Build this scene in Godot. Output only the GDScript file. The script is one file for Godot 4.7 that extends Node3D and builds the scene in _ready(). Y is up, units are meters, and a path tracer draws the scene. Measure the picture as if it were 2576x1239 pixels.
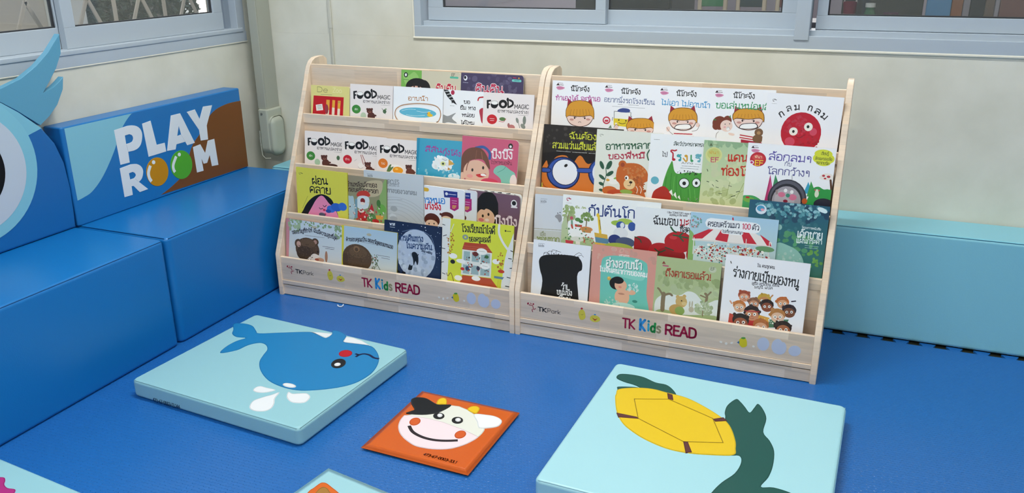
extends Node3D
# A reading corner: two front-facing bookcases, foam benches and floor cushions. Metres, y up; x = 0 left wall, z = 0 window wall.

const SW := 0.9144          # bookcase width
const X0 := 0.4642          # left side of the left bookcase
const LIP_Y := [0.7812, 0.6168, 0.4518, 0.2902, 0.1441]     # back board top, then the tops of the four lips
const LIP_Z := [0.2882, 0.3602, 0.4338, 0.5059, 0.5668]     # their front faces
const TIER_Y := [0.0, 0.5788, 0.4138, 0.2522, 0.0741]       # the tier floors
const ZF := 0.5713
const XB := 0.0809          # front of the backrests
const SEAT := 0.3485
const PPM := 3.0            # cover print pixels per millimetre
var mats := {}
var used := {}
var glyphs := {}


func _ready() -> void:
	# camera
	var cam := Camera3D.new()
	cam.name = "camera"
	add_child(cam)
	cam.position = Vector3(2.31061, 1.16288, 2.82719)
	cam.basis = Basis(Vector3.UP, deg_to_rad(22.57447)) * Basis(Vector3.RIGHT, deg_to_rad(-19.53445)) * Basis(Vector3.BACK, deg_to_rad(-0.57296))
	cam.fov = 32.7152
	cam.near = 0.05
	cam.current = true
	# sky and exposure
	var env := Environment.new()
	var sky := Sky.new()
	var sm := ProceduralSkyMaterial.new()
	sm.sky_top_color = Color(0.8, 0.86, 0.93)
	sm.sky_horizon_color = Color(0.9, 0.93, 0.96)
	sm.ground_horizon_color = Color(0.8, 0.82, 0.82)
	sm.ground_bottom_color = Color(0.5, 0.5, 0.48)
	sm.sky_energy_multiplier = 0.75
	sm.ground_energy_multiplier = 0.35
	sky.sky_material = sm
	env.background_mode = Environment.BG_SKY
	env.sky = sky
	env.tonemap_mode = Environment.TONE_MAPPER_LINEAR
	env.tonemap_exposure = 2.6
	env.sdfgi_enabled = true
	env.ssao_enabled = true
	env.ssil_enabled = true
	var we := WorldEnvironment.new()
	we.name = "world_environment"
	we.environment = env
	add_child(we)
	var sun := DirectionalLight3D.new()
	sun.name = "sun"
	sun.rotation_degrees = Vector3(-25, 95, 0)
	sun.light_color = Color(1.0, 0.96, 0.9)
	sun.light_energy = 2.2
	sun.light_angular_distance = 0.6
	sun.shadow_enabled = true
	add_child(sun)
	# ceiling lights (each builds its own glowing tubes and area light)
	ceiling_light(Vector3(1.35, 2.74, 1.05), 1.5, "white twin tube ceiling light above the two bookcases")
	ceiling_light(Vector3(1.35, 2.74, 3.6), 1.35, "white twin tube ceiling light behind the camera on the left side")
	ceiling_light(Vector3(3.9, 2.74, 1.05), 0.35, "white twin tube ceiling light over the right end of the window wall")
	ceiling_light(Vector3(3.9, 2.74, 3.6), 1.25, "white twin tube ceiling light behind the camera on the right side")
	setup_materials()
	parse_glyphs()
	room()
	windows()
	outside()
	next_room()
	floor_mats()
	benches()
	bookcases()
	books()
	cushions()
	small_things()


const BOOK_SHARED := {
	"fooda": """k 151212 19.4 47 81 50 147
k 151212 16.8 44 83 75 77
k 151212 15.5 47 115 67 112
p 151212 82 105 122 112 161 103 151 132 132 148 107 148 87 136
e 8a8078 120 95 38 20
e f9f6f2 120 96 35 18
e 151212 210 103 45 41
e eae0de 210 105 19 18
k 151212 15.3 262 70 266 133
e 151212 258 58 12 18
l 151212 19.1 279 62 309 77 311 106 279 127
t 1c1818 5.4 38 329 139 483 135 MAGIC
t 2a2424 3.8 23 156 185 481 182 อาหารแปลงร่าง!
k 9a908e 2.5 371 200 478 199""",
	"krai": """k e8b83a 38.1 42 43 174 41
q 2b3a8c 354 28 506 25 507 87 363 95
k d8d8f0 6.2 403 58 492 56
e e8ecf4 387 57 15 16
q b22c7c 426 85 520 82 522 192 477 221 428 204
k e8c8e0 4.7 446 118 501 117
k e8c8e0 4.7 450 141 498 141
t ecd840 4.6 27 454 194 499 192 EF
t 3f88d4 9.8 51 72 182 376 159 ใครหนอ
t d42c40 10.5 51 149 239 334 228 เก่งจัง
e 5c2a1c 230 344 87 70
e f2cbac 227 387 70 46
e 222222 197 385 7 8
e 222222 253 378 7 8
e 5c2a1c 398 280 69 39
e f2cbac 391 312 56 30
e 5c2a1c 325 271 13 12"""}
# name | rack, tier | base x y z (mm) | lean, roll (1/10 degree) | width, height, corner radius (mm) | spine colour | label, then the cover print in 1/3 mm from its top left corner
const BOOKS := ["""board_book|L|1|501.3 580.6 341.5|82 0|160.1 133.8 5.7|d8cf88|pale yellow board book with a red panel and yellow bars, leftmost on the top tier
bg e3d98a
t 7d7350 4.5 53 69 69 214 69 De
t f3ecb8 4.5 48 269 66 387 65 Zoo
k 9a9068 4.0 124 94 262 91
q c4141f 33 109 410 109 394 448 8 450
q f0efe6 59 206 141 192 153 257 68 269
k 777777 4.0 77 217 130 209
k 777777 4.0 80 232 136 224
k 777777 4.0 83 249 133 241
q e8a93a 194 145 237 145 229 252 188 252
q f0e6d0 188 252 229 252 220 362 179 365
q e8a93a 269 144 304 145 298 224 265 223
q f0e6d0 265 223 298 224 290 370 256 372
q e8a93a 337 147 373 147 365 232 333 231
q f0e6d0 333 231 365 232 356 378 325 380
e 9a3a44 197 244 23 51
e c8a050 353 163 14 10""", """picture_book|L|1|664.6 580.6 341.5|82 0|170.5 145.7 0.0|e4d8d6|white recipe picture book with a green badge, on the top tier
bg f0e7e4
u fooda
e 3f8a3a 75 258 54 45
t f2f2ea 3.2 15 54 269 96 269 ผัก
e 5a2e25 209 250 13 11
e 5a2e25 264 247 13 11
e 5a2e25 257 321 45 43
e 5a2e25 301 311 19 10
e 5a2e25 237 268 36 29
e 8d5a4a 240 275 18 12
e 1a1210 239 270 7 5
e 1a1210 223 264 4 4
e 1a1210 253 262 4 4
e b9cdb4 162 322 35 36
l 4d6b4a 5.1 383 233 407 260 425 288
e 4d6b4a 416 262 21 21
e 7d9a6a 430 237 11 7
l 4a2a22 11.6 269 316 311 307
e 4a2a22 360 353 62 17""", """picture_book|L|1|837.3 580.6 341.5|82 0|189.2 145.9 0.0|e0e0e2|white picture book with a bathtub of blue water and a yellow duck
bg f5f7f9
t b97a45 6.1 33 169 132 400 126 อาบน้ำ
l b0835f 10.1 72 361 27 305 24 252 53 213 125 181 285 160 449 164 524 195 546 255 528 314 500 341
l e0d8d0 3.8 81 360 38 304 37 257 64 222 128 192 285 172 443 176
e 62b8d2 284 250 212 49
l d8eef2 3.8 99 242 179 222 260 221
l d8eef2 3.8 154 279 261 284 367 272
l d8eef2 3.7 273 235 353 242 431 230
l d8eef2 3.8 80 272 100 285 127 288
e f2c230 425 269 32 15
e f2c230 414 248 16 13
q e06a20 400 246 385 254 401 257
l 3a2a20 6.1 500 333 515 326""", """picture_book|L|1|1017.4 582.3 336.1|82 -6|173.6 142.6 0.0|e0e0e0|white picture book with a black and white striped tail, fourth on the top tier
bg f5f6f7
q 1b1b1b 18 2 70 4 173 144 119 121 60 66
k e8e8e8 7.3 40 21 83 14
k e8e8e8 7.3 59 50 100 38
k e8e8e8 7.3 81 76 121 64
k e8e8e8 6.0 102 102 143 92
e b52a4a 122 26 20 23
t 262424 5.4 29 245 125 317 124 ขอ
t 262424 5.4 29 210 185 383 181 ยืม หาง
t 262424 5.4 29 232 256 374 250 หน่อย
t 262424 5.5 29 225 331 375 326 ได้ไหม
p 999b9b 19 254 78 261 164 224 125 279 181 325 81 323 16 337
l c4202a 13.0 401 85 412 59 454 50
p b83a4a 421 178 467 163 474 298 449 295 434 245
e 222222 119 125 6 6
k aaaaaa 3.6 99 157 144 156""", """picture_book|L|1|1174.0 580.6 341.5|82 0|177.5 143.2 0.0|e4d8d6|white recipe picture book with a red badge and grey plants, on the top tier
bg f0e7e4
u fooda
e c9222c 100 257 54 47
k f0d8d8 4.7 75 252 125 251
k f0d8d8 4.7 81 270 121 269
e 5a7a48 211 248 34 18
l b83a3a 4.7 175 270 222 274 247 243
e c07a78 309 320 36 25
e a86a68 278 302 12 20
l 7d8078 5.8 397 322 380 273 363 235
e 8a8f86 367 251 14 27 -20
e 7d847a 441 246 17 42
e 858b82 429 303 29 20 40""", """board_book|L|1|857.9 580.6 325.9|82 0|225.2 200.0 11.0|b8b090|beige and green board book of a dark haired child, behind the bath book
bg d3cab0
q 79b552 -11 -11 235 -10 237 570 -13 587
p 96c66c 17 34 84 54 150 17 205 83 167 177 60 159
e 1d1714 187 167 133 90
e 1d1714 261 196 79 104
e e6b4a4 175 235 107 81
q 2a1d18 133 127 154 201 163 131
q 1d1714 179 130 208 198 226 128
e 1c1c1c 53 50 23 25
e f4f4f4 53 50 12 15
k 3a6a3a 3.7 29 97 88 99
t f6eee0 17.0 48 398 186 632 183 ดินดิน
t c4203c 9.0 48 398 186 632 183 ดินดิน
t 5a5648 4.1 27 568 39 609 40 EF
k 57b89a 19.3 561 53 638 54""", """board_book|L|1|1083.9 580.6 325.9|82 0|222.2 199.7 10.4|3d3450|dark purple board book with a pink title standing behind, top right of the left bookcase
bg 4c4160 3a3150
d 5a5070 30 7 333 90 321 111 12.3 32.1
e f0f0f4 47 50 21 25
e 26202c 43 45 13 15
k c0c0d0 3.6 22 93 76 95
t f6f2f4 19.5 59 156 179 465 174 คินคิน
t bb1f48 9.7 59 156 179 465 174 คินคิน
k 74c8c0 23.0 554 51 633 53
k 2a7a78 4.6 569 50 621 52
k b03a5a 9.2 557 24 586 26
e e8a030 616 27 7 7""", """picture_book|L|2|496.7 415.6 399.5|87 0|176.5 145.0 0.0|e4d8d6|white recipe picture book with a green badge, leftmost on the second tier
bg f0e7e4
u fooda
e 3f8a3a 78 262 55 47
t f2f2ea 3.3 16 56 272 100 272 ผัก
e 5a2e25 218 254 13 11
e 5a2e25 276 249 13 11
e 5a2e25 268 326 47 44
e 5a2e25 314 315 20 10
e 5a2e25 247 271 38 30
e 8d5a4a 250 279 19 12
e 1a1210 250 274 7 5
e 1a1210 232 268 4 4
e 1a1210 264 265 4 4
e a9c8a8 162 323 35 35
e 4d6b4a 423 258 20 24
e 4a2a22 352 344 65 17""", """picture_book|L|2|655.8 415.6 404.7|87 0|177.8 144.9 0.0|e4d8d6|white recipe picture book with a dark red badge and chopsticks, second tier
bg f0e7e4
u fooda
e c81f33 71 258 54 46
t f2f2ea 3.2 16 42 268 96 267 ข้าว
k a8605a 7.8 232 201 266 295
k a8605a 7.8 250 198 296 286
e f4f0ec 234 310 34 29
l 8a8480 2.6 201 322 227 342 261 329
e 5a2e25 289 280 13 11
e 5a2e25 345 275 13 11
e 5a2e25 338 350 45 43
e 5a2e25 382 339 19 10
e 5a2e25 317 297 36 29
e 8d5a4a 320 304 18 12
e 1a1210 320 299 7 5
e 1a1210 303 293 4 4
e 1a1210 334 290 4 4
l c0b8b4 3.9 156 268 184 248""", """picture_book|L|2|799.9 415.6 409.9|87 0|170.9 144.2 0.0|e4d8d6|white recipe picture book with an orange badge and a fried egg, second tier
bg f0e7e4
u fooda
e df7a20 77 257 56 49
t f6eee2 3.1 15 56 268 101 268 ไข่
e f6f2ee 224 304 95 45
e f0a022 253 314 61 35
e f8c860 238 303 19 9
p 5a7a44 123 337 149 275 176 261 169 291 203 282 164 333
e 5a2e25 351 260 12 11
e 5a2e25 404 256 12 11
e 5a2e25 398 329 43 42
e 5a2e25 440 318 19 9
e 5a2e25 378 277 35 28
e 8d5a4a 381 284 17 12
e 1a1210 381 279 7 5
e 1a1210 364 273 4 4
e 1a1210 394 271 4 4
e 6a382c 399 324 53 38""", """picture_book|L|2|957.6 415.6 415.1|87 0|170.2 155.8 0.0|2b8fb0|glossy turquoise picture book with a white fluffy bird, second tier
bg 36a4c6
q 2b8fb2 0 -6 34 -5 6 573 -31 576
t 9c3f96 8.1 42 93 127 289 125 สีสัน
t 9c3f96 8.0 42 290 139 494 150 กุ้งโค้ง
e eef5f5 293 231 93 71
e eef5f5 227 260 52 39
e eef5f5 349 261 51 41
d ffffff 24 3 291 231 103 74 12.9 23.2
q d8a448 360 185 429 229 362 248
q c88a3a 356 266 395 286 352 295
e dfe49a 300 235 28 23
e 3a4a3a 300 235 13 11
l 6a7a80 3.6 289 188 322 200 343 192
e e6f2f4 426 353 66 32
d 8fd4e4 20 5 229 329 234 69 7.8 15.6""", """board_book|L|2|1125.9 418.2 419.9|87 -7|198.8 174.1 13.5|e8d8d8|glossy pink board book with a brown haired child and a white title, second tier
bg d0587a
l 2f5aa0 28.3 147 111 232 94 297 142 302 198
p 6e4032 3 559 -4 284 19 168 97 111 209 112 281 189 312 298 280 279 227 216 104 234 58 312 33 556
e e8b89e 166 347 139 122
e e8b89e 19 396 30 39
l 8a5040 9.5 92 235 69 277 59 335
l 8a5040 7.1 160 132 153 223
l 9a6048 7.0 210 139 227 216
e 221818 124 326 11 16
e 221818 238 294 11 16
e e89a90 100 388 33 18
p c8242e 164 370 210 356 272 350 255 381 202 391
e f6f2ee 243 364 30 12
p 84c4b0 351 328 378 269 449 251 524 288 582 338 583 540 432 557 434 398
l 5a9a8a 4.7 393 324 452 290 474 260
e f0dcd4 561 396 36 67
t f6f0f0 10.5 66 317 190 546 179 ปิงปิง
t 7a3048 4.3 29 318 248 539 240 ไปหาหมอฟัน
e 232020 513 60 24 26
e f0e8e8 513 65 12 13
k f4eeee 13.8 492 93 538 94
e d8345a 314 434 98 45""", """picture_book|L|3|513.3 257.8 487.0|39 -10|209.1 193.6 0.0|c8c040|yellow picture book with a sleeping long haired face blowing a blue cloud, third tier
bg dfd950
t 171717 10.6 61 193 162 394 144 ผ่อน
t 171717 10.6 64 160 254 431 244 คลาย
d 8a8a34 8 3 56 66 22 13 3.7 7.5
p 171414 29 585 77 449 142 353 229 284 321 257 411 285 460 354 480 527
p f08fb4 83 660 197 387 306 272 400 346 483 415 510 619
l 171414 6.9 275 406 293 419 320 407
l 171414 6.9 324 374 342 388 365 369
e c81f50 337 423 17 11
e c81f50 347 467 13 10
e 3a6fd0 422 403 52 38
e 2f62c4 488 376 66 44
e 3a6fd0 564 361 51 43
e 2b4fa0 388 430 33 19
e 5a5a70 310 478 41 23
k 8a8a3a 3.5 64 435 135 298""", """picture_book|L|3|704.4 257.4 481.8|39 -11|169.4 182.7 0.0|8f866e|muted green and brown picture book of a tree house and red figures, third tier
bg 9c9077 8f9a66
p 8fb06a 449 81 527 12 523 583 374 603 413 285
p c4b592 259 57 450 20 431 160 275 194
t 46362c 6.9 37 33 117 401 90 บ้านหลังเล็กของ
t 46362c 6.9 37 31 170 414 150 ครอบครัวกระรอก
p b5ccd4 37 241 80 217 119 236 121 448 32 459
p c84030 162 211 179 159 275 141 310 193
p d8e2e4 169 214 295 204 283 317 167 332
q 7aa0b0 133 242 161 236 157 443 125 447
e 8a2a24 225 250 28 28
e f2e4d6 224 278 28 16
e c62a28 218 410 57 63
e e8d8c8 205 358 36 19
q c4282a 293 350 333 264 360 342
e e8c8b0 328 358 28 19
e 5a8a4a 332 420 50 53
e 6fae4a 447 312 52 53
e 4a7a3a 413 254 24 37
q e0a040 377 383 472 377 460 419 383 423
e c82a2a 376 446 42 22
d c83a34 22 11 245 400 232 94 7.1 14.3
d f0e8dc 22 13 254 368 231 110 5.3 12.4
d 5a3a2a 26 17 254 368 231 125 3.6 8.9""", """picture_book|L|3|785.5 254.0 476.8|39 0|228.0 207.9 0.0|b8bec2|tall pale grey picture book with fine ring lines, third tier
bg d0d7dc c4c8c8
t 7a8084 4.2 24 46 66 105 64 kids
k 9aa0a4 3.3 37 36 103 35
t 93989c 8.3 43 245 121 412 111 CIRCLES
t a4a9ac 4.1 18 248 142 411 138 ALL AROUND US
t 93989c 9.3 34 267 204 611 203 ทางของวงกลม
l b0b5b8 4.1 185 273 375 248 543 280 684 356
l b0b5b8 4.1 184 304 374 275 543 310 683 395
l b0b5b8 4.1 183 338 373 306 542 343 683 439
l b0b5b8 4.1 182 372 373 340 541 380 682 493
l b0b5b8 4.1 181 409 372 377 524 422 681 554
l b0b5b8 4.1 180 450 371 420 506 467 639 590
l a4a9ac 4.1 263 285 442 267
e a9aeb0 344 369 41 29
e d4d9dc 329 446 38 25
e b4b9bc 338 470 45 22""", """board_book|L|3|964.1 258.0 471.4|39 -12|195.0 171.9 9.6|d0d4e0|white board book with blue and red title and two red haired children, third tier
bg eff2f9
u krai""", """board_book|L|3|1009.0 257.2 466.2|39 -10|192.0 171.0 9.5|d0d4e0|white board book mostly hidden behind its twin, only its tagged right edge showing
bg e3e7ef
u krai""", """board_book|L|3|1163.6 258.4 460.9|39 -14|184.8 169.0 11.2|604554|dull purple board book with a black haired child, rightmost on the third tier
bg 775769
q 1b1515 93 384 92 175 109 84 154 22 208 -2 260 1 301 34 325 95 331 176 337 350
e e9ba98 201 262 98 95
q 1b1515 91 238 95 160 112 81 160 22 210 1 260 4 301 37 328 100 333 182 278 180 261 135 247 178 209 160 184 184 149 179 122 204
e 221a1a 170 245 11 15
e 221a1a 230 222 11 15
e d87a78 154 286 29 18
e f4dcc8 217 280 22 15
t f2e0e4 12.5 66 297 308 540 298 ปิงปิง
e f0ecee 492 82 32 38
e 1e1a1c 492 77 21 22
k f0ecee 13.4 468 118 523 116
k 4a3440 4.5 403 220 449 220""", """board_book|L|3|1171.0 257.5 455.8|39 -11|182.1 172.2 11.2|d8d8d4|white birch patterned board book standing hindmost, only its top edge showing
bg e9e9e5
k 1a1a1a 9.1 221 10 255 6
k 1a1a1a 10.5 298 9 332 5
k 1a1a1a 9.0 383 11 424 3
k 1a1a1a 11.9 468 13 498 18
k 1a1a1a 11.8 511 33 527 52
k 1a1a1a 9.1 158 8 182 7""", """picture_book|L|4|486.4 79.0 547.7|75 -8|232.0 197.1 0.0|b87a84|pale picture book with a brown bear and pink hinge strip, leftmost on the bottom tier
bg c9d8e2 d8d6d2
q cb8c96 -4 -14 53 -14 22 613 -36 615
d 8aa87a 46 5 350 3 351 47 9.2 18.5
d a3bc92 40 6 109 52 76 95 9.4 18.9
d 8aa87a 24 8 650 62 43 78 9.0 16.3
e b8b49c 359 55 33 14
t 35353f 6.4 33 80 161 335 106 ของขวัญที่ทำให้
t 35353f 6.3 33 343 105 638 154 ฉันมีความสุขที่สุด
k 8a8e98 4.3 239 155 482 150
k 5a5a66 4.3 461 244 606 243
k 5a5a66 4.3 494 262 603 260
e 58432f 272 305 150 128
e 58432f 160 256 49 51
e cda494 160 259 27 32
e 58432f 369 209 43 38
e b58c7c 369 212 22 22
e 6a523a 276 237 94 48
e 453424 248 353 113 80
p eae0d8 238 451 298 381 350 339 406 347 435 378 461 451 238 548
d 6c543c 70 3 257 288 124 106 3.8 7.5
d 46341f 60 7 248 329 113 96 3.8 7.5
e 2a1c18 402 313 11 13
e c89a80 433 394 48 22
e a87c64 507 349 17 60
e b05a48 391 397 26 13""", """picture_book|L|4|716.7 78.0 547.8|75 -5|219.9 198.3 0.0|c8be30|sky blue picture book with a brown bear's back and a yellow hinge strip
bg adc9de e8e2d2
q dacf3c -4 -10 34 -9 26 551 -13 557
t 35353f 6.2 32 60 159 310 130 คำขอบคุณเป็น
t 35353f 6.1 32 314 131 611 170 ของขวัญตอบแทนเธอ
k 8a8e98 4.1 210 143 454 154
e b8b49c 332 59 28 14
k 6a6a74 4.1 421 257 577 260
k 6a6a74 4.1 482 280 577 282
e 5a442e 194 319 175 144
e 6a5238 203 259 107 62
d 6c543a 80 3 185 292 150 122 3.6 7.1
d 48361f 70 7 177 340 143 110 3.6 7.2
e 8d6c4a 185 227 36 33
e 5a442e 185 233 21 20
p 4e3a28 25 298 79 307 79 417 26 424
d 56663c 26 5 396 325 42 93 5.3 10.5
l 56663c 6.6 347 255 405 324 467 409
d b86a5a 6 9 396 325 42 93 5.3 8.8""", """picture_book|L|4|883.5 77.9 542.7|75 -5|215.4 234.7 0.0|121e38|dark navy picture book with a big pale moon and small black bear, bottom tier
bg 172748 24385c
d e8eef4 26 4 305 55 284 90 2.5 6.7
d dde6f0 12 6 606 211 33 268 2.5 6.5
e b7c5d9 370 311 218 254
d a7b8d0 40 3 362 319 198 227 13.4 30.2
d c4d2e4 40 9 362 304 198 227 10.1 26.8
t 26426e 8.6 48 160 191 449 172 การเดินทาง
t 26426e 8.5 48 256 260 550 243 ในความฝัน
t 26344e 4.0 24 424 271 546 285 Sleep walking
t e8eef4 5.3 22 61 49 123 47 พาส
k e8eef4 4.8 66 66 120 66
p 10151f 320 310 353 287 387 313 397 375 385 419 364 380 345 428 336 368
e 10151f 345 309 24 20
k 10151f 8.0 379 332 395 307
p 10151f 282 468 298 423 315 435 331 427 324 474 291 482
e 10151f 167 518 24 15
k 10151f 8.1 157 504 175 529
e 10151f 232 518 24 12
l 6f86a8 4.8 205 97 363 57 521 103 574 215""", """picture_book|L|4|1107.7 75.9 553.3|75 0|250.4 270.4 0.0|c8cc40|yellow picture book of a red roofed open house between birch trunks, bottom tier
bg d7dd40
q e4e6e2 -21 -6 91 -7 63 741 -51 758
k 222222 6.1 -3 65 29 70
k 222222 6.2 13 180 48 165
k 222222 6.2 -5 301 35 305
k 222222 6.2 -10 450 22 437
k 222222 6.3 12 552 42 560
l d8dcc8 9.1 124 50 80 173 90 260
p e4e6e2 654 656 659 451 677 303 717 169 787 47 828 631
l e4e6e2 23.5 601 -3 601 83 641 164 698 232
k 222222 7.4 728 240 766 252
k 222222 7.4 708 317 739 319
k 222222 7.4 727 412 770 404
k 222222 7.4 701 503 739 507
k 222222 7.4 747 338 770 335
k 222222 9.0 689 592 766 596
t 252525 8.1 58 210 114 562 99 โรงเรียนน้ำใจดี
t 252525 6.8 42 291 200 519 184 ของครูมอลลี่
e 8d9c90 251 164 32 26
e d7dd40 251 164 11 9
e 3a3a2a 667 55 9 9
k 5a6030 5.9 682 56 720 55
q b6452c 243 215 474 207 542 286 220 288
k d07850 3.0 235 251 503 244
k d07850 3.0 226 272 522 265
q e3e6de 223 287 536 287 533 532 215 540
q 9cb6b6 239 303 306 301 306 395 238 395
q 9cb6b6 325 301 403 300 403 394 325 395
q 9cb6b6 422 301 518 300 518 391 422 394
q 9cb6b6 234 436 304 436 304 525 234 525
q 9cb6b6 323 434 401 432 401 521 322 522
q 9cb6b6 420 433 516 429 517 517 420 521
q bb4e2e 231 544 533 538 607 619 202 628
e 6a2a24 363 317 31 23
e 3a6a3a 482 331 22 17
e c83a30 229 482 22 15
e 3a3a4a 397 456 19 21
e 3a4a6a 280 472 19 24
d 3a3a3a 26 7 380 400 142 117 4.7 9.4
d c8503a 16 9 380 414 142 117 4.7 9.4
e f4f4ee 430 285 56 32
e f4f4ee 467 427 50 29
e f4f4ee 125 366 45 27
e f4f4ee 211 407 51 21
e f4f4ee 582 365 40 25
e f4f4ee 187 579 42 27
e f4f4ee 377 559 47 24
k 9a9a90 3.0 402 283 461 284
k 9a9a90 3.0 442 424 495 426
e 222222 122 424 26 21
d b8702a 22 5 89 230 39 132 6.4 11.2
d b8702a 20 6 626 353 31 101 6.1 12.3
e c8402a 638 454 34 17
q 6a8a9a 566 507 670 507 656 531 567 529
k c8b83a 6.0 611 545 608 633
k c8b83a 6.0 632 545 629 630
l 6a4a30 6.2 58 546 74 574 106 540 140 625""", """picture_book|R|1|1404.9 580.6 320.7|68 0|186.8 189.2 0.0|d8d8dc|white picture book with pink lettering and a cross orange haired child
bg f6f6f9
q 3a2028 38 45 55 23 74 44
k 8a7a80 3.1 55 23 105 23
k 8a7a80 6.1 76 39 109 40
p d98fae 39 62 76 51 123 63 103 80 60 85
k b05a8a 3.7 54 68 103 68
q a02c3e 155 266 163 157 223 207
q a02c3e 415 251 390 145 343 201
p 5a3a30 168 303 406 289 418 337 379 395 295 420 202 403 158 347
p f4d8ce 174 308 402 294 413 337 374 390 295 415 207 398 163 347
p 6a4018 153 340 147 264 193 194 281 171 370 184 422 248 428 343 395 312 290 327 182 325
p dc9c32 156 335 152 265 196 199 281 176 368 190 418 249 423 335 395 307 289 321 182 320
k a86c20 3.1 200 261 190 318
k a86c20 3.1 229 259 222 316
k a86c20 3.0 257 258 255 314
k a86c20 3.0 286 256 289 311
k a86c20 3.0 314 254 323 309
k a86c20 3.0 342 253 355 307
k a86c20 3.0 370 251 387 305
e d0988e 209 357 21 10
e d0988e 371 346 21 10
e 3a2a2a 237 340 8 9
e 3a2a2a 338 336 8 9
k 3a2a2a 3.7 216 321 256 334
k 3a2a2a 3.6 355 312 319 330
l 3a2a2a 3.7 276 380 290 372 303 378
t 2b2b2b 6.5 38 185 90 372 88 นิโกะจัง
t b8559a 6.6 36 37 183 481 171 ทำเองได้ จะทำเอ""", """picture_book|R|1|1567.1 580.6 325.9|68 0|184.7 190.6 0.0|d8d8dc|white picture book with grey lettering and a smiling yellow bus, second on the top tier
bg f6f6f9
q 3a2028 36 44 51 23 70 43
k 8a7a80 3.0 51 23 100 23
k 8a7a80 5.9 72 38 103 39
p d98fae 37 61 72 50 117 61 99 78 58 83
k b05a8a 3.6 52 67 98 67
k 9a9aa0 3.5 169 190 211 190
k 9a9aa0 3.5 271 189 364 190
k aaaab0 3.0 116 212 425 212
q f6f6f2 138 255 297 257 299 347 142 348
k 6a6a6a 4.7 138 255 142 348
k 6a6a6a 4.7 297 257 299 347
k 6a6a6a 4.7 138 255 297 257
p 3c4c8e 173 241 219 222 281 230 276 258 182 259
k 5a5a6a 4.8 127 311 124 341
k 5a5a6a 4.7 304 289 307 329
q e8d034 135 320 302 321 297 394 142 385
e 3a3020 187 333 7 7
e 3a3020 255 336 7 7
l 3a3020 4.8 188 357 223 366 256 354
e f6f0d0 162 368 12 9
e f6f0d0 276 372 12 9
e c8304a 69 343 37 35
e f4f0f0 69 343 26 23
q c8304a 51 340 87 337 86 356 54 358
e f3d6cc 167 398 19 26
l 5a4a44 3.6 143 404 163 377 191 389
q 6a8a6a 92 413 112 383 124 411
q a02c3e 271 363 279 289 336 326
q a02c3e 517 347 494 276 449 319
p 5a3a30 283 377 508 362 519 409 484 466 405 490 316 474 274 420
p f4d8ce 288 382 503 367 515 409 479 461 404 485 320 469 278 419
p 6a4018 268 413 264 362 307 317 391 302 475 307 524 345 529 415 498 385 398 400 296 398
p dc9c32 272 408 268 362 310 322 391 306 473 311 519 345 524 407 497 380 398 394 296 394
k a86c20 2.9 314 359 302 391
k a86c20 2.9 341 357 334 389
k a86c20 2.9 367 355 366 387
k a86c20 2.9 395 353 397 385
k a86c20 2.9 422 352 428 383
k a86c20 2.9 448 350 460 380
k a86c20 2.9 475 348 491 378
e d0988e 322 429 20 10
e d0988e 475 419 20 10
e 3a2a2a 348 412 8 9
e 3a2a2a 444 408 8 9
k 3a2a2a 3.5 328 394 368 406
k 3a2a2a 3.5 460 385 426 402
l 3a2a2a 3.5 386 452 399 444 411 450
t 2b2b2b 6.3 37 192 90 378 89 นิโกะจัง
t 7a84a4 5.9 35 34 172 514 175 อยากนั่งรถโรงเรียน""", """picture_book|R|1|1741.3 580.6 331.1|68 0|184.4 191.3 0.0|d8d8dc|white picture book with blue lettering and a shouting orange haired child
bg f6f6f9
q 3a2028 36 43 50 22 68 42
k 8a7a80 2.8 50 22 96 22
k 8a7a80 5.7 70 37 100 38
p d98fae 37 59 71 48 113 60 96 76 57 80
k b05a8a 3.4 51 65 95 65
q f4f4f4 179 400 361 387 381 488 153 505
k c03444 9.2 192 420 352 415
k c03444 9.2 183 441 366 435
k c03444 9.2 173 462 367 455
e f3d6cc 134 383 18 23
l 5a4a44 3.4 119 370 145 402 182 430
e f3d6cc 397 329 18 20
l 5a4a44 3.4 413 328 394 374 350 388
q a02c3e 136 256 141 171 198 211
q a02c3e 376 241 352 158 309 205
p 5a3a30 148 278 368 264 380 311 345 367 268 391 181 374 139 321
p f4d8ce 153 282 364 269 374 311 340 362 268 385 186 369 144 320
p 6a4018 134 313 128 254 170 202 251 183 334 192 383 238 389 316 357 286 261 300 162 299
p dc9c32 137 308 133 255 173 206 252 188 332 197 378 240 384 309 357 282 260 295 162 294
k a86c20 2.8 178 251 167 291
k a86c20 2.8 204 249 198 289
k a86c20 2.8 230 248 229 288
k a86c20 2.8 256 246 260 286
k a86c20 2.8 282 245 290 284
k a86c20 2.8 308 243 321 282
k a86c20 2.8 334 241 351 280
e d0988e 186 329 20 10
e d0988e 336 319 20 10
e 3a2a2a 212 313 7 9
e 3a2a2a 306 309 7 9
k 3a2a2a 3.4 193 294 230 307
k 3a2a2a 3.4 321 286 288 303
p 3a2a2a 193 379 205 342 263 330 325 328 342 360 280 379
p fbfbfb 199 374 210 347 264 334 321 333 334 359 280 375
t 2b2b2b 6.0 38 183 83 367 82 นิโกะจัง
t 58a0d0 6.6 38 51 169 491 175 ไม่เอา ไม่อาบน้ำ""", """picture_book|R|1|1907.9 580.6 336.3|68 7|183.0 192.8 0.0|d8d8dc|white picture book with green lettering and two quarrelling children, fourth on the top tier
bg f6f6f9
q 3a2028 35 40 49 20 66 39
k 8a7a80 2.7 49 20 93 21
k 8a7a80 5.5 68 35 96 36
p d98fae 36 56 68 46 109 57 92 73 55 77
k b05a8a 3.3 50 62 92 62
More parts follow.
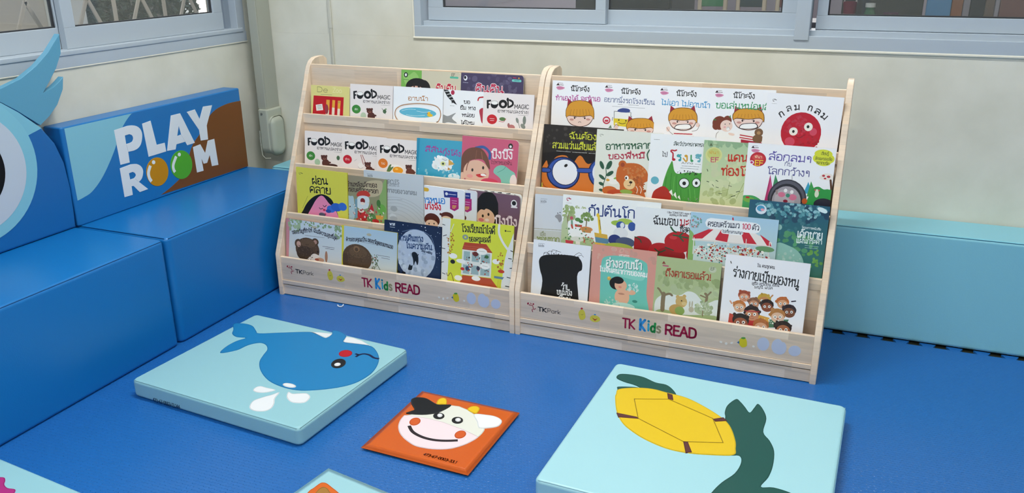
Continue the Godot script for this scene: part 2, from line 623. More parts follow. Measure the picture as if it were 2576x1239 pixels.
e 7c3c2a 93 302 62 60
e 7c3c2a 159 279 37 44
e 7c3c2a 64 331 31 33
e f0d4c8 154 324 53 51
e f6f6f6 170 348 15 18
l 5a4a44 2.2 159 346 169 332 187 347
e 3a2a2a 142 310 5 4
e 3a2a2a 181 305 5 4
e e8a8ac 140 336 11 7
q 3f8f4f 40 282 48 267 67 278
q 3f8f4f 170 248 183 227 187 249
p f6f6f6 72 409 90 379 156 380 202 401 215 434 70 438
l 5a4a44 3.3 70 436 74 398 90 379
p f0d4c8 178 383 225 389 224 406 186 402
q f4f4f4 274 382 416 374 469 485 275 497
k c03444 9.9 280 397 409 412
k c03444 9.9 278 419 411 433
q ac2440 288 434 468 452 474 518 294 507
q a02c3e 209 221 216 146 274 185
q a02c3e 457 209 433 136 388 179
p 5a3a30 221 233 448 222 460 273 425 330 346 354 257 336 213 279
p f4d8ce 227 238 443 228 455 273 420 326 345 349 260 331 218 279
p 6a4018 207 271 201 219 246 176 329 161 414 168 464 206 471 278 437 247 338 259 236 257
p dc9c32 211 266 207 220 248 180 330 167 413 173 459 207 465 270 437 241 337 254 235 251
k a86c20 2.7 253 216 242 249
k a86c20 2.7 280 215 273 247
k a86c20 2.7 307 214 304 246
k a86c20 2.7 334 212 336 244
k a86c20 2.7 360 211 368 242
k a86c20 2.7 387 210 399 241
k a86c20 2.7 414 208 430 239
e d0988e 261 289 20 10
e d0988e 415 281 20 10
e 3a2a2a 288 272 8 9
e 3a2a2a 384 270 8 9
k 3a2a2a 3.3 267 252 306 266
k 3a2a2a 3.2 400 245 366 263
p 3a2a2a 268 341 280 304 340 290 404 289 422 325 358 344
p fbfbfb 274 336 286 307 341 295 399 294 414 322 357 338
e 7a5a40 435 366 36 35
e b08a60 435 370 16 15
e 7a5a40 431 421 45 37
t 2b2b2b 5.8 38 192 78 378 79 นิโกะจัง
t 489c6a 7.2 44 46 172 510 170 ขอเล่นหน่อยสิ""", """picture_book|R|1|2063.0 584.5 341.0|68 -11|206.0 184.8 0.0|d8d8dc|white picture book with a big round red ball face, rightmost on the top tier
bg f4f4f8
d 4a4a50 8 3 62 62 14 13 3.1 4.7
k aaaaaa 2.1 44 91 84 90
t 26262a 8.6 41 131 203 163 177 ก
t 5a5a5e 8.5 41 177 150 218 132 ล
t 3a3a3e 8.5 40 234 132 281 124 ม
t 26262a 8.4 40 338 124 376 130 ก
t 26262a 8.4 40 391 137 439 159 ล
t 26262a 8.4 40 446 166 490 199 ม
e be1830 310 317 164 172
d c62a40 60 7 260 255 103 86 6.2 14.4
d b4142a 60 9 372 396 92 75 6.1 14.3
e d04a62 409 302 30 32
e d04a62 229 401 41 39
e f2eee4 249 312 35 35
e 222222 249 312 10 12
e f2eee4 365 263 35 36
e 222222 362 262 11 13
l 6e0e1e 4.2 270 347 301 363 339 336
l 6e0e1e 3.1 306 305 312 296 317 306""", """picture_book|R|2|1401.2 415.6 394.3|72 0|257.6 227.0 0.0|241f1c|black picture book with yellow lettering and big blue spectacles, leftmost on the second tier
bg 2e2824 241e1a
d 3a332e 60 3 356 124 346 118 9.9 22.3
p da7a2c -23 627 -18 467 52 327 177 269 364 254 562 274 803 266 829 628
p 1d1714 11 270 657 231 661 289 563 285 456 341 390 276 353 279 295 355 240 282 140 296 68 386 40 340 -8 417
t d0d33c 8.0 47 254 118 528 112 ฉันต้อง
t d0d33c 8.1 50 93 218 558 206 สวมแว่นเสียแล้ว
k cfcfc8 3.7 137 243 276 242
k cfcfc8 3.7 295 243 437 239
k cfcfc8 3.6 456 240 517 239
e 16204a 214 446 167 154
e 3656a8 214 446 154 142
e 16204a 231 437 131 127
e eef0f5 231 437 124 120
e 16204a 620 415 161 151
e 3656a8 620 415 149 139
e eef0f5 620 410 119 118
k 16204a 48.8 371 408 472 402
k 3656a8 34.2 363 409 479 401
k 16204a 47.5 9 435 71 432
k 3656a8 32.5 9 435 71 432
e 222222 238 374 19 13 -40
l 7a3a18 5.0 -2 526 27 585 66 600
q c8c050 -19 589 12 550 19 696 -20 700""", """picture_book|R|2|1576.9 415.6 399.5|72 0|206.2 224.5 0.0|d0d0c4|cream picture book with an orange bear at a bowl and dark green leaves, second tier
bg e7e8dc
d b8bcae 8 3 45 54 16 14 3.6 6.0
t 3a6349 9.7 47 93 181 536 137 อาหารหลาก
t b23248 8.8 41 120 267 468 232 ของพี่หมี
l 3a6349 11.5 502 154 484 197 499 246
l 2f5a45 7.2 106 351 113 421 91 518 112 623
e 2f5a45 66 328 18 40 -25
e 2f5a45 136 322 22 44 25
e 2f5a45 148 400 39 18 -35
e 2f5a45 73 439 34 15 35
e 2f5a45 72 502 27 15 20
e 2f5a45 76 561 24 13 10
e f4f3ec 184 462 56 35
e 8ab85a 209 436 24 9 -20
e d8a040 132 461 17 12
p c8662a 210 448 215 353 248 309 330 287 425 294 494 352 506 432 463 483 500 667 263 692 250 503
e c8662a 262 305 38 37
e a4482a 263 308 19 20
d d88040 40 5 371 363 106 70 7.1 16.5
d b85a24 30 8 416 487 83 82 7.1 16.5
e ecca94 338 481 55 49
e 2a1a14 350 463 15 11
l 2a1a14 3.5 351 475 345 494 323 494
e f4f0e8 309 425 19 21
e 2a1a14 304 427 8 11
e cc6a2c 157 559 73 43
e c04a28 231 576 97 35
e 8fb050 313 554 60 21
e e8dcc8 341 601 167 31
l f0e8e0 5.9 412 558 418 522 402 495
l f0e8e0 5.9 447 555 454 519 437 491""", """picture_book|R|2|1746.4 415.6 404.7|72 0|192.1 224.2 0.0|d8dada|white picture book with a green striped creature and multicoloured lettering, second tier
bg f3f5f6
t 36463e 4.2 27 211 92 518 84 สัตว์ประหลาดหลาก
t 3a3a3a 4.7 33 113 197 164 198 ไป
t be2034 12.3 67 184 225 239 223 โ
t 38a0a4 12.2 53 248 225 293 223 ร
t d8a234 12.2 53 305 225 354 223 ง
t 3a9a5e 12.1 53 367 222 396 220 เ
t 6ab0bc 11.0 47 410 220 466 220 รี
t 2a2a2a 2.4 18 293 250 398 244 Anna
k 9a9a9a 3.4 415 242 465 243
k 8a8a8a 3.4 299 268 451 264
k 8a8a8a 3.4 289 287 447 285
k 9a9a9a 3.4 31 52 82 50
e 6ab5c6 67 419 37 35
p 4c9c3c 137 531 144 437 168 332 196 255 212 234 235 315 271 341 360 322 455 320 541 344 564 603 204 640
l 357f2c 4.6 171 377 166 458 183 526
l 357f2c 4.6 214 339 212 454 232 556
l 357f2c 4.5 261 358 263 449 281 574
l 357f2c 4.6 306 480 321 593
l 357f2c 4.5 373 473 386 598
l 6cba54 4.6 240 371 241 498
l 6cba54 4.5 382 450 400 551
l 6cba54 4.5 429 468 445 569
d 1d2a1d 40 3 372 325 112 18 2.2 7.8
e 1d2a1d 332 420 47 46
e f0f5f5 332 420 42 40
e 222222 333 422 16 17
e 1d2a1d 440 408 38 43
e f0f5f5 440 408 34 37
e 222222 440 410 12 15
p b22c1e 47 598 61 526 99 488 155 465 211 512 228 580 204 640 54 656
q f2f2ec 203 513 226 487 243 549
q f2f2ec 244 534 262 507 281 569
q f2f2ec 284 551 299 532 314 577
d 8a9a84 30 5 426 560 90 34 3.4 6.7""", """picture_book|R|2|1906.6 415.6 409.9|72 0|177.1 216.9 0.0|a8b488|pale green watercolour picture book with red lettering and tiny fish, second tier
bg b4cda4 dadca6
d 9cc094 26 3 187 8 194 33 15.1 38.7
d d8e0b0 30 5 188 251 163 155 15.2 43.4
d c0cc8a 20 8 165 478 153 67 15.3 32.9
e d6d890 92 124 72 69
e c8cc78 92 115 57 49
t d0a040 3.6 19 50 116 132 112 พัฒนา
t c03c6e 6.6 38 68 186 140 182 EF
q 5a6a4a 49 47 60 20 75 45
k 8a9a6a 4.4 81 34 122 35
t c63220 10.7 56 211 167 390 159 แดน
t c63220 10.8 61 170 293 428 279 ท่องโล
l 8a9a50 3.3 252 346 231 471
l 8a9a50 3.3 370 346 319 485
l 9aa860 3.3 109 461 247 414
l 9aa860 3.3 234 505 397 399
k 3a4a34 5.5 46 253 54 270
k 3a4a34 5.5 131 344 149 351
k 3a4a34 5.6 53 359 71 363
k 3a4a34 4.4 136 402 159 406
k 3a4a34 4.4 244 380 270 385
k 3a4a34 5.5 314 430 341 420
k 3a4a34 4.4 163 455 190 457
k 3a4a34 5.5 274 473 306 464
k 3a4a34 4.4 102 382 116 397""", """picture_book|R|2|2032.3 415.6 415.1|72 0|237.4 219.9 0.0|d4d6dc|white picture book with violet lettering and a grey tyre face among green hills, second tier
bg f4f5f9
q 3a2028 29 44 41 24 58 42
k 8a7a80 2.7 41 24 83 23
k 8a7a80 5.3 60 38 87 38
p d98fae 30 60 61 49 100 59 84 75 49 80
k b05a8a 3.2 43 65 83 64
e c42a3a 93 136 67 61
e d84a4a 91 123 48 28
t f2e8c0 3.1 17 63 126 123 125 พัฒนา
t f2da3c 7.3 41 68 188 140 186 EF
e f4f0f4 43 166 19 17
e c42a6a 43 166 11 10
t 5c52a2 7.8 50 177 131 529 130 ล้อกลมๆ
t 6c6c94 4.3 29 313 172 371 174 กับ
t 5c5c94 7.0 47 178 253 528 248 โลกกว้างๆ
e d9dd3e 614 49 71 36
e d9dd3e 588 88 54 42
e d9dd3e 658 88 47 38
e d9dd3e 621 114 61 36
t 747a30 3.4 19 595 57 654 56 เรียนรู้
t 747a30 3.4 19 552 101 687 100 ลักษณะของล้อ
t 747a30 3.4 19 565 134 668 138 หลากชนิด
k 888888 4.2 385 250 389 284
p f0e8e0 604 243 623 220 652 209 697 214 717 252 669 265 618 261
e c03a46 635 230 12 9
e c03a46 675 235 14 10
e c03a46 649 252 10 7
k 5c3c2a 16.4 694 263 730 454
q b8326c 208 257 261 469 181 488
q d85a8c 214 298 245 416 205 431
q 3f8f5f 249 253 301 367 236 373
q 3aa2c4 521 292 568 395 491 392
q 3f9f4f 542 285 605 413 520 416
p 2f9a48 518 542 535 420 562 347 605 325 648 344 687 341 740 368 770 537
p 48a860 -3 597 -9 474 37 453 102 457 170 501 199 575
e 7ab04a 52 490 49 24
e b83a30 39 471 17 9
e 3c3c46 364 457 159 172
e 5a5a66 364 453 144 157
e 2a2a32 361 465 130 142
e a8a2aa 360 473 118 129
e bcb4bc 344 461 83 87
e f0f0f0 346 382 14 16
e f0f0f0 398 390 14 16
e d87898 317 420 29 22
e d87898 409 435 33 26
e 3f8f7a 369 423 17 17
e 8a2038 354 473 19 13
q 9a8a8a 263 387 279 377 287 417 274 426
e dde4cc 598 387 17 30
e dde4cc 597 360 14 13
e c05a5a 582 355 7 8
e c05a5a 613 356 7 8
e 262636 662 472 80 52
e c65a22 508 458 22 24""", """picture_book|R|3|1404.9 254.0 471.6|84 12|179.8 181.7 0.0|bcc2ca|pale grey picture book with a small grey snail, leftmost on the third tier
bg d2d8e0
t 7a8088 4.0 23 59 75 117 73 kids
k 9aa0a8 3.1 58 41 122 41
k aab0b8 3.1 53 83 101 82
p 97979c 205 198 233 175 265 180 275 225 252 250 232 221
e 6a6a70 233 165 6 6
e 6a6a70 255 157 6 6
k a8a99a 6.4 -12 331 461 318
t 8a9070 5.2 27 61 393 121 392 เมื่อ
t 8a9a62 9.2 42 33 451 263 441 หอยทาก
q c4cac8 -19 344 461 330 476 667 -24 722
t 8a9070 5.2 27 61 393 121 392 เมื่อ
t 8a9a62 9.2 42 33 451 263 441 หอยทาก""", """picture_book|R|3|1498.1 254.0 476.8|84 7|307.9 190.7 0.0|ccd0ce|white picture book with navy lettering over a watercolour jungle fair, third tier
bg f0f3f3
d c0405a 8 3 56 42 19 18 4.7 7.8
k bbbbbb 3.1 32 77 86 75
t 2a3f7c 11.2 74 250 172 751 157 กัปตันโกโ
d 9ab070 26 4 64 141 63 39 11.0 22.0
d a9bc80 26 5 59 205 57 33 11.0 22.1
d b4c48a 20 6 140 107 94 12 4.7 9.4
k 8a7a60 9.3 58 190 53 312
p b8c8a0 -7 318 36 207 66 341 65 480 -14 488
e c45a6a 93 214 16 17
k 7aa088 20.0 97 241 103 298
k c04a3a 15.4 96 280 107 307
e 5a8a4a 154 223 28 18
e 4a7a42 186 238 22 15
q c24a3c 127 268 199 270 197 292 131 292
d 7a9a50 30 8 241 188 62 33 7.7 18.6
k 7a6a4a 9.1 242 210 236 297
e d8905a 241 305 62 24
q c88a50 197 290 290 288 287 337 203 337
k e9c53c 22.7 351 165 377 328
e e9c53c 345 163 14 18
k 3a3020 4.5 363 206 380 294
q d8b048 320 328 444 336 452 377 329 375
q 5a8aa8 329 368 464 376 461 421 338 420
q e0b44a 328 418 467 424 471 496 325 497
e 9aba4a 531 219 57 24
e a9c45a 605 197 69 27
e 3858a0 565 238 42 38
e dfe6ea 580 235 20 25
e 3858a0 670 238 36 41
e e0e5ea 569 308 69 51
e 2a3a7c 518 378 61 51
e 4a5a7c 617 390 90 48
e a8bc50 559 441 136 39
p a8c090 -15 473 45 397 155 393 311 392 322 574 -24 613
e d8dcd4 156 408 63 24
q c83a4a 43 427 123 427 118 459 48 457
q e8e4dc 145 428 189 429 187 457 146 455
d c05a4a 14 9 265 397 62 45 4.7 9.3
d 5a8a5a 20 7 153 348 141 91 4.7 11.0""", """picture_book|R|3|1732.8 254.0 482.0|84 7|281.6 178.5 0.0|c8ccce|pale picture book with a heap of red tomatoes, third tier
bg e9edf0
t 6a6a70 3.1 17 281 35 519 29 I like TOMATOES more than
t 6a6a70 3.0 17 302 55 461 49 anything in the world
t 2a2a30 8.3 58 162 145 388 137 ฉันชอบ
t b62838 8.2 58 400 137 597 128 มะเขือ
t 2a2a30 7.0 39 404 188 494 187 ที่สุด
e a21c22 66 338 98 74
e b21f26 245 380 110 73
e 8f1a20 58 450 104 74
e 92181f 341 410 130 73
e b41f26 402 284 128 96
e c83a3e 351 248 34 17
e b41f26 561 385 85 87
l 2d5a38 13.0 349 227 400 232 441 271
l 2d5a38 12.9 400 232 479 238
l 2d5a38 12.9 400 232 433 199
l 2d5a38 14.4 322 155 346 185 373 199
l 2d4a30 11.7 193 368 238 393 288 369
l 2d4a30 11.7 238 393 219 424
l 2d4a30 10.4 2 278 48 295 65 323
l 2d4a30 10.2 286 343 360 364""", """picture_book|R|3|1897.0 254.0 487.2|84 6|247.0 180.3 0.0|9ab4c4|picture book of a red and white striped carousel crowded with cats, third tier
bg a9cce4 c4d4c8
d 7ab0a8 26 3 47 80 47 57 4.2 11.2
d c85a5a 10 5 47 80 50 57 4.2 8.4
p 8ab66c -30 174 11 162 52 237 65 482 -13 491
q ece6e2 32 210 190 125 543 125 702 198 701 231 32 248
q c8283a 34 204 163 136 204 135 115 224 34 233
q c8283a 273 128 344 126 331 233 223 224
q c8283a 436 125 503 127 579 225 472 226
q c8283a 597 137 681 186 701 229 664 227
k d8d4d0 8.5 31 239 704 234
k e4e0dc 7.0 227 204 223 362
k e4e0dc 6.8 489 190 494 359
k e4e0dc 6.7 682 197 685 365
k e4e0dc 7.1 44 223 44 368
k c02038 11.0 361 18 368 62
k eef1f5 92.1 175 81 556 88
k eef1f5 38.8 290 143 440 142
t 333a4c 5.7 39 152 109 425 101 ครอบครัวแมว
t c83a5c 6.4 47 445 105 517 103 100
t 333a4c 5.6 38 530 104 588 103 ตัว
t 444c5c 3.4 19 283 152 454 149 ไปเที่ยวสวนสนุก
e 6a9a6a 649 260 79 25
q c8dcdc 50 295 677 282 690 421 47 440
d f2f1ea 120 11 373 338 320 85 8.2 15.0
d b42c34 60 13 373 345 320 85 6.8 12.3
d 2f2a2a 150 17 373 338 320 88 2.7 6.1
d 3a8a7a 30 19 373 345 320 85 4.1 8.2
d d88a3a 36 23 373 345 320 85 4.1 9.5""", """picture_book|R|3|2056.6 254.0 482.0|84 0|215.9 232.9 0.0|1e4a5e|tall teal forest picture book with white lettering, rightmost on the third tier
bg 235a74 3f7f6a
d 1c4560 40 3 378 83 256 82 15.3 33.2
d 4f93a0 46 5 323 48 295 60 11.6 23.1
d 86bcc4 40 7 324 62 283 68 7.7 18.0
d 2f6f7a 40 9 312 187 258 82 10.3 23.3
d 4f9a68 40 12 407 342 206 96 10.3 25.7
d 6aa84a 20 15 573 446 63 82 7.6 17.8
p 8fc0b4 252 360 357 362 454 419 492 526 410 607 274 568
d b4d8cc 16 21 369 472 91 69 6.5 15.6
e 9ac4bc 263 213 23 25
e dbe4ee 101 77 45 41
e 4a9cc4 97 69 32 25
e e8a0b0 112 79 16 11
t dfeaea 2.7 15 443 202 596 204 โครงการหนังสือ
t e2ecec 8.7 53 413 283 617 278 เด็กชาย
t d2e2de 6.5 35 412 330 617 319 แผ่นกระดาษ
k a8c8c4 3.3 484 343 593 344
k a8c8c4 3.3 486 362 589 361
e d8ecf0 589 34 42 19 20""", """picture_book|R|4|1421.7 75.9 548.1|89 0|187.3 233.3 0.0|c8ccd2|white picture book with a big black hairy slice of toast, leftmost on the bottom tier
bg eceff4
t 7a8088 4.0 23 52 63 108 59 kids
k 9aa0a8 3.1 50 32 111 30
p 171513 73 251 66 190 97 146 183 123 309 110 426 111 480 152 488 227 447 297 458 646 120 666 110 386 85 296
d 171513 40 3 278 117 173 9 2.4 6.3
l 171513 3.1 136 135 158 94 197 94
l 171513 3.1 184 126 189 80 236 80
l 171513 3.1 231 120 229 84 276 90
l 171513 3.1 106 154 111 115 143 107
l 171513 3.1 403 109 447 74 479 85
l 171513 3.1 434 113 471 93 496 108
t f2f2f0 7.7 44 303 440 365 432 ว้า!
t f2f2f0 7.7 42 258 493 412 486 ขนมปัง
t f2f2f0 7.7 40 280 552 404 546 มีขน""", """picture_book|R|4|1613.5 75.9 548.1|89 0|199.2 241.0 0.0|c08478|pink picture book with a child bathing in turquoise water, bottom tier
bg da9b8d
d e0a898 40 3 311 94 267 88 11.9 29.6
p 70c6b6 106 574 96 332 94 166 117 107 220 79 399 80 488 101 522 155 530 391 540 629 112 665
p 8ad4c4 108 195 224 120 401 112 496 188 474 280 234 253
t 4a8a80 14.8 60 142 193 475 182 อ่างอาบน้ำ
t f3f3ef 11.1 60 138 189 471 178 อ่างอาบน้ำ
t f3f3ef 8.0 36 81 240 526 240 ในจินตนาการของผม
t f0e4da 3.6 16 250 78 348 77 เสกสรร
e 151515 243 334 60 57
e e8b392 289 347 57 54
e 151515 260 302 54 33
e e08a7a 284 363 15 10
e e8b392 309 453 69 78
e e8b392 387 399 45 24
e c08a70 301 424 30 9
e d8b050 177 297 18 18
e f0c868 173 288 9 9
d d4efe6 30 7 405 349 59 44 4.4 11.8
e bfe4d8 330 534 105 30
d bfe4d8 20 9 223 511 76 45 4.5 12.1
e 3a8a7c 430 477 24 13""", """picture_book|R|4|1812.6 75.9 548.1|89 0|189.4 229.7 0.0|96a478|sage green picture book with a small bear and rabbit under trees, bottom tier
bg b0bf8e
d a4b67e 40 3 289 189 267 72 16.9 39.3
d bccb9c 30 5 297 275 253 58 16.9 39.4
p e0e6e2 21 582 21 403 116 330 231 328 297 282 369 294 460 368 581 335 610 636 34 731
p a8ba84 7 585 43 489 158 479 274 499 595 478 617 709 26 808
t a4402a 8.3 51 88 170 490 158 ถึงตาเธอแล้ว!
q 8a3a34 50 64 65 38 84 63
k b86a7a 14.4 63 79 106 80
e c4ccb4 494 60 33 28
t 6a7458 4.2 26 476 66 514 65 EF
l 86765a 38.0 89 482 87 408 88 334
l 86765a 17.4 83 350 49 303 33 290
l 86765a 20.3 89 349 137 327 163 338
l 86765a 22.6 465 353 467 301 452 282
l 86765a 14.1 467 301 498 261
l 86765a 12.7 412 302 462 317
e cbab6c 250 384 51 52
e cbab6c 215 345 17 17
e cbab6c 273 331 16 16
e d8c088 277 398 23 17
e 2a2018 252 375 6 6
e c09c5a 214 463 66 50
e 8aa85a 243 468 43 38
e b8b29c 343 441 23 26
e b8b29c 325 395 7 29
e b8b29c 347 391 7 29
d a9ba92 50 9 450 413 72 58 11.1 19.5
d c4d0b0 24 11 449 399 64 49 7.0 12.5
k 8a7a5a 8.5 446 487 444 436""", """picture_book|R|4|2011.4 75.9 553.3|89 0|229.9 262.1 0.0|ccccd4|white picture book with a crowd of children's faces, rightmost on the bottom tier
bg f0f0f6
k 3a3a3a 6.9 44 59 51 75
t 55555a 3.9 22 265 78 409 79 โน คนทุกคน
t 26262a 8.5 65 70 186 617 211 ร่างกายเป็นของหนู
t 3a3a40 3.3 20 238 236 461 225 ลูซีล เซร์เรียน เขียน
t 3a3a40 3.3 18 261 264 412 254 มยุนี แปล
e a84a30 185 338 51 43
d a84a30 14 1442 184 330 51 32 7.6 15.2
e dc9c7a 187 359 43 36
e f4f2ee 169 356 10 11
e f4f2ee 203 351 10 11
e 2a1a18 170 357 4 5
e 2a1a18 202 352 4 5
e b86a54 187 366 6 5
l 7a3028 2.7 176 380 189 382 201 376
e c8a03a 350 344 53 45
d c8a03a 14 1566 350 336 53 34 7.9 15.8
e c88a58 353 367 45 38
e f4f2ee 334 364 11 11
e f4f2ee 370 358 10 11
e 2a1a18 336 364 4 5
e 2a1a18 369 359 4 5
e b86a54 354 374 6 6
l 7a3028 2.7 342 388 355 390 368 384
e c86a30 503 350 52 44
d c86a30 14 1682 502 342 52 33 7.8 15.5
e dca47c 505 372 44 38
e f4f2ee 487 369 10 11
e f4f2ee 522 364 10 11
e 2a1a18 489 369 4 5
e 2a1a18 521 365 4 5
e b86a54 506 379 6 6
l 7a3028 2.7 495 393 508 396 520 389
e c8783c 154 433 54 45
d c8783c 14 1412 153 425 54 34 8.1 16.1
e e0b494 156 456 46 39
e f4f2ee 137 453 11 11
e f4f2ee 174 447 11 11
e 2a1a18 138 453 4 5
e 2a1a18 173 448 4 5
e b86a54 157 463 6 6
l 7a3028 2.8 145 477 158 480 171 473
e 8a5a40 270 386 48 40
d 8a5a40 14 1502 269 378 48 30 7.2 14.3
e c89070 272 406 41 34
e f4f2ee 255 403 10 10
e f4f2ee 287 399 10 10
e 2a1a18 256 404 4 5
e 2a1a18 287 399 4 5
e b86a54 273 413 6 5
l 7a3028 2.7 262 425 274 428 286 422
e 2a1a18 379 393 55 47
d 2a1a18 14 1584 378 384 55 35 8.3 16.5
e 8a4a30 382 416 47 40
e f4f2ee 363 413 11 12
e f4f2ee 400 408 11 12
e 2a1a18 364 414 4 5
e 2a1a18 399 408 4 5
e b86a54 383 424 7 6
l 7a3028 2.7 370 439 384 441 398 435
e 2a1a20 562 413 57 49
d 2a1a20 14 1722 561 404 57 37 8.5 17.0
e 7a4a30 564 437 48 42
e f4f2ee 545 434 11 12
e f4f2ee 583 428 11 12
e 2a1a18 546 434 5 6
e 2a1a18 582 429 5 5
e b86a54 565 445 7 6
l 7a3028 2.7 553 460 567 463 581 456
k 3a3040 10.7 574 337 604 329
q c04a3c 78 514 174 527 157 631 74 615
q b83030 190 554 335 531 330 603 211 622
q 4a7a5a 388 523 568 495 550 568 382 595
q d8a040 318 491 412 505 408 591 317 605
e 2a1a1a 263 476 67 56
d 2a1a1a 14 1490 262 465 67 42 10.0 20.0
e c88a68 266 504 57 48
e f4f2ee 243 500 13 14
e f4f2ee 288 493 13 14
e 2a1a18 244 501 5 6
e 2a1a18 286 494 5 6
e b86a54 267 513 8 7
l 7a3028 2.8 252 531 269 534 285 526
k b02030 6.9 204 474 323 465
e b87a40 474 467 63 54
d b87a40 14 1650 473 457 63 40 9.4 18.8
e e4bca0 477 494 53 46
e f4f2ee 455 490 13 13
e f4f2ee 497 484 12 13
e 2a1a18 456 491 5 6
e 2a1a18 496 485 5 6
e b86a54 478 502 8 7
l 7a3028 2.7 464 519 480 522 495 515
d f0f0e8 30 5 454 527 92 28 3.9 7.8
e 2a2020 177 560 70 59
d 2a2020 14 1420 176 549 70 44 10.5 21.0
e 9a5a40 180 590 60 50
e f4f2ee 156 586 14 15
e f4f2ee 203 578 14 15
e 2a1a18 157 586 6 7
e 2a1a18 202 579 6 7
e b86a54 181 599 8 7
l 7a3028 2.8 166 618 184 621 200 613
e b06a38 348 577 66 57
d b06a38 14 1546 347 566 66 42 9.9 19.9
e d8a888 351 605 56 48
e f4f2ee 328 601 13 14
e f4f2ee 373 594 13 14
e 2a1a18 329 602 5 6
e 2a1a18 371 595 5 6
e b86a54 352 614 8 7
l 7a3028 2.7 337 632 354 635 370 627
e 2a1a14 531 570 68 58
d 2a1a14 14 1685 530 559 68 44 10.1 20.3
e a86a48 534 599 57 50
e f4f2ee 510 595 14 15
e f4f2ee 556 588 13 15
e 2a1a18 512 596 5 7
e 2a1a18 555 589 5 7
e b86a54 535 608 8 7
l 7a3028 2.7 520 627 537 630 553 621
l dc9c7a 12.5 89 425 74 406
l c88a58 12.1 406 322 417 306"""]
const WHALE := """whale_body|1f7fba|0|p|-302.0 153.5 -272.7 169.6 -236.6 167.1 -199.8 143.9 -178.9 135.0 -119.4 169.3 -43.4 210.5 -7.9 205.6 27.6 197.3 27.7 227.5 13.0 249.3 41.5 252.9 77.6 233.7 92.7 199.6 137.9 206.1 184.2 211.5 224.2 186.8 257.3 149.8 280.2 101.4 287.3 55.9 278.7 4.5 250.6 -35.8 204.4 -73.1 161.8 -93.6 108.2 -96.5 53.1 -84.2 -3.9 -51.2 -44.5 -11.9 -65.1 26.3 -79.6 59.8 -106.1 82.2 -132.1 83.9 -152.0 57.5 -158.5 17.6 -188.9 -17.7 -204.1 18.7 -204.7 60.6 -194.0 91.6 -223.4 85.3 -252.5 95.9 -272.5 121.4
white_belly|e9ebee|0|q|-43.4 210.5 -23.5 219.0 27.5 231.4 31.5 216.6 28.3 197.6 -6.7 204.2
white_belly|e9ebee|0|q|78.2 231.0 102.0 235.6 139.2 229.4 184.2 211.5 137.9 206.1 92.4 197.6
eye_patch|15171f|1|p|179.4 96.6 187.5 83.9 190.1 70.0 186.8 58.4 178.3 52.2 166.9 53.0 155.6 60.5 147.3 73.0 144.4 87.1 147.7 99.0 156.4 105.4 168.0 104.5
eye_highlight|f0f1f4|2|p|175.7 77.9 178.2 73.2 178.2 68.2 175.9 64.1 171.7 62.0 166.8 62.5 162.6 65.5 160.1 70.1 160.0 75.2 162.4 79.4 166.6 81.5 171.5 80.9
cheek_patch|bd1228|1|p|162.3 149.8 167.2 139.7 166.7 129.2 160.8 121.1 151.3 117.7 140.5 119.7 131.3 126.6 126.2 136.8 126.7 147.4 132.5 155.6 142.3 159.1 153.2 157.0
mouth_line|131c4a|1|l|7.2 254.7 152.9 237.9 151.8 216.1 160.7 197.0 159.5 188.1 147.3 187.1 133.6
mouth_line|131c4a|1|l|6.8 173.8 150.2 181.4 148.5 188.6 146.6
blowhole_patch|e9ebee|1|p|146.8 -79.2 147.5 -84.3 142.6 -89.0 133.4 -91.9 122.4 -92.3 112.3 -90.0 106.0 -85.7 105.2 -80.5 110.1 -75.8 119.4 -72.9 130.6 -72.5 140.6 -74.8
water_drop|e9ebee|0|p|56.1 -145.8 50.1 -129.8 57.6 -118.6 77.2 -118.3 109.1 -117.4 94.6 -140.0 74.4 -149.0
water_drop|e9ebee|0|p|110.0 -217.6 95.2 -187.9 105.3 -161.4 116.6 -142.8 127.0 -123.0 138.3 -152.8 154.6 -173.6 164.8 -196.8 158.7 -215.6 134.1 -225.4
water_drop|e9ebee|0|p|147.0 -110.4 163.3 -113.0 179.1 -103.9 197.6 -95.7 218.0 -107.2 224.3 -133.0 210.0 -145.6 187.9 -149.1 161.7 -134.3"""
const WHALE_CODE := """code_print|14305a|0|t|1.5 10.9 -217.5 2.5 -114.8 5.2 473-67-0003-13.144"""
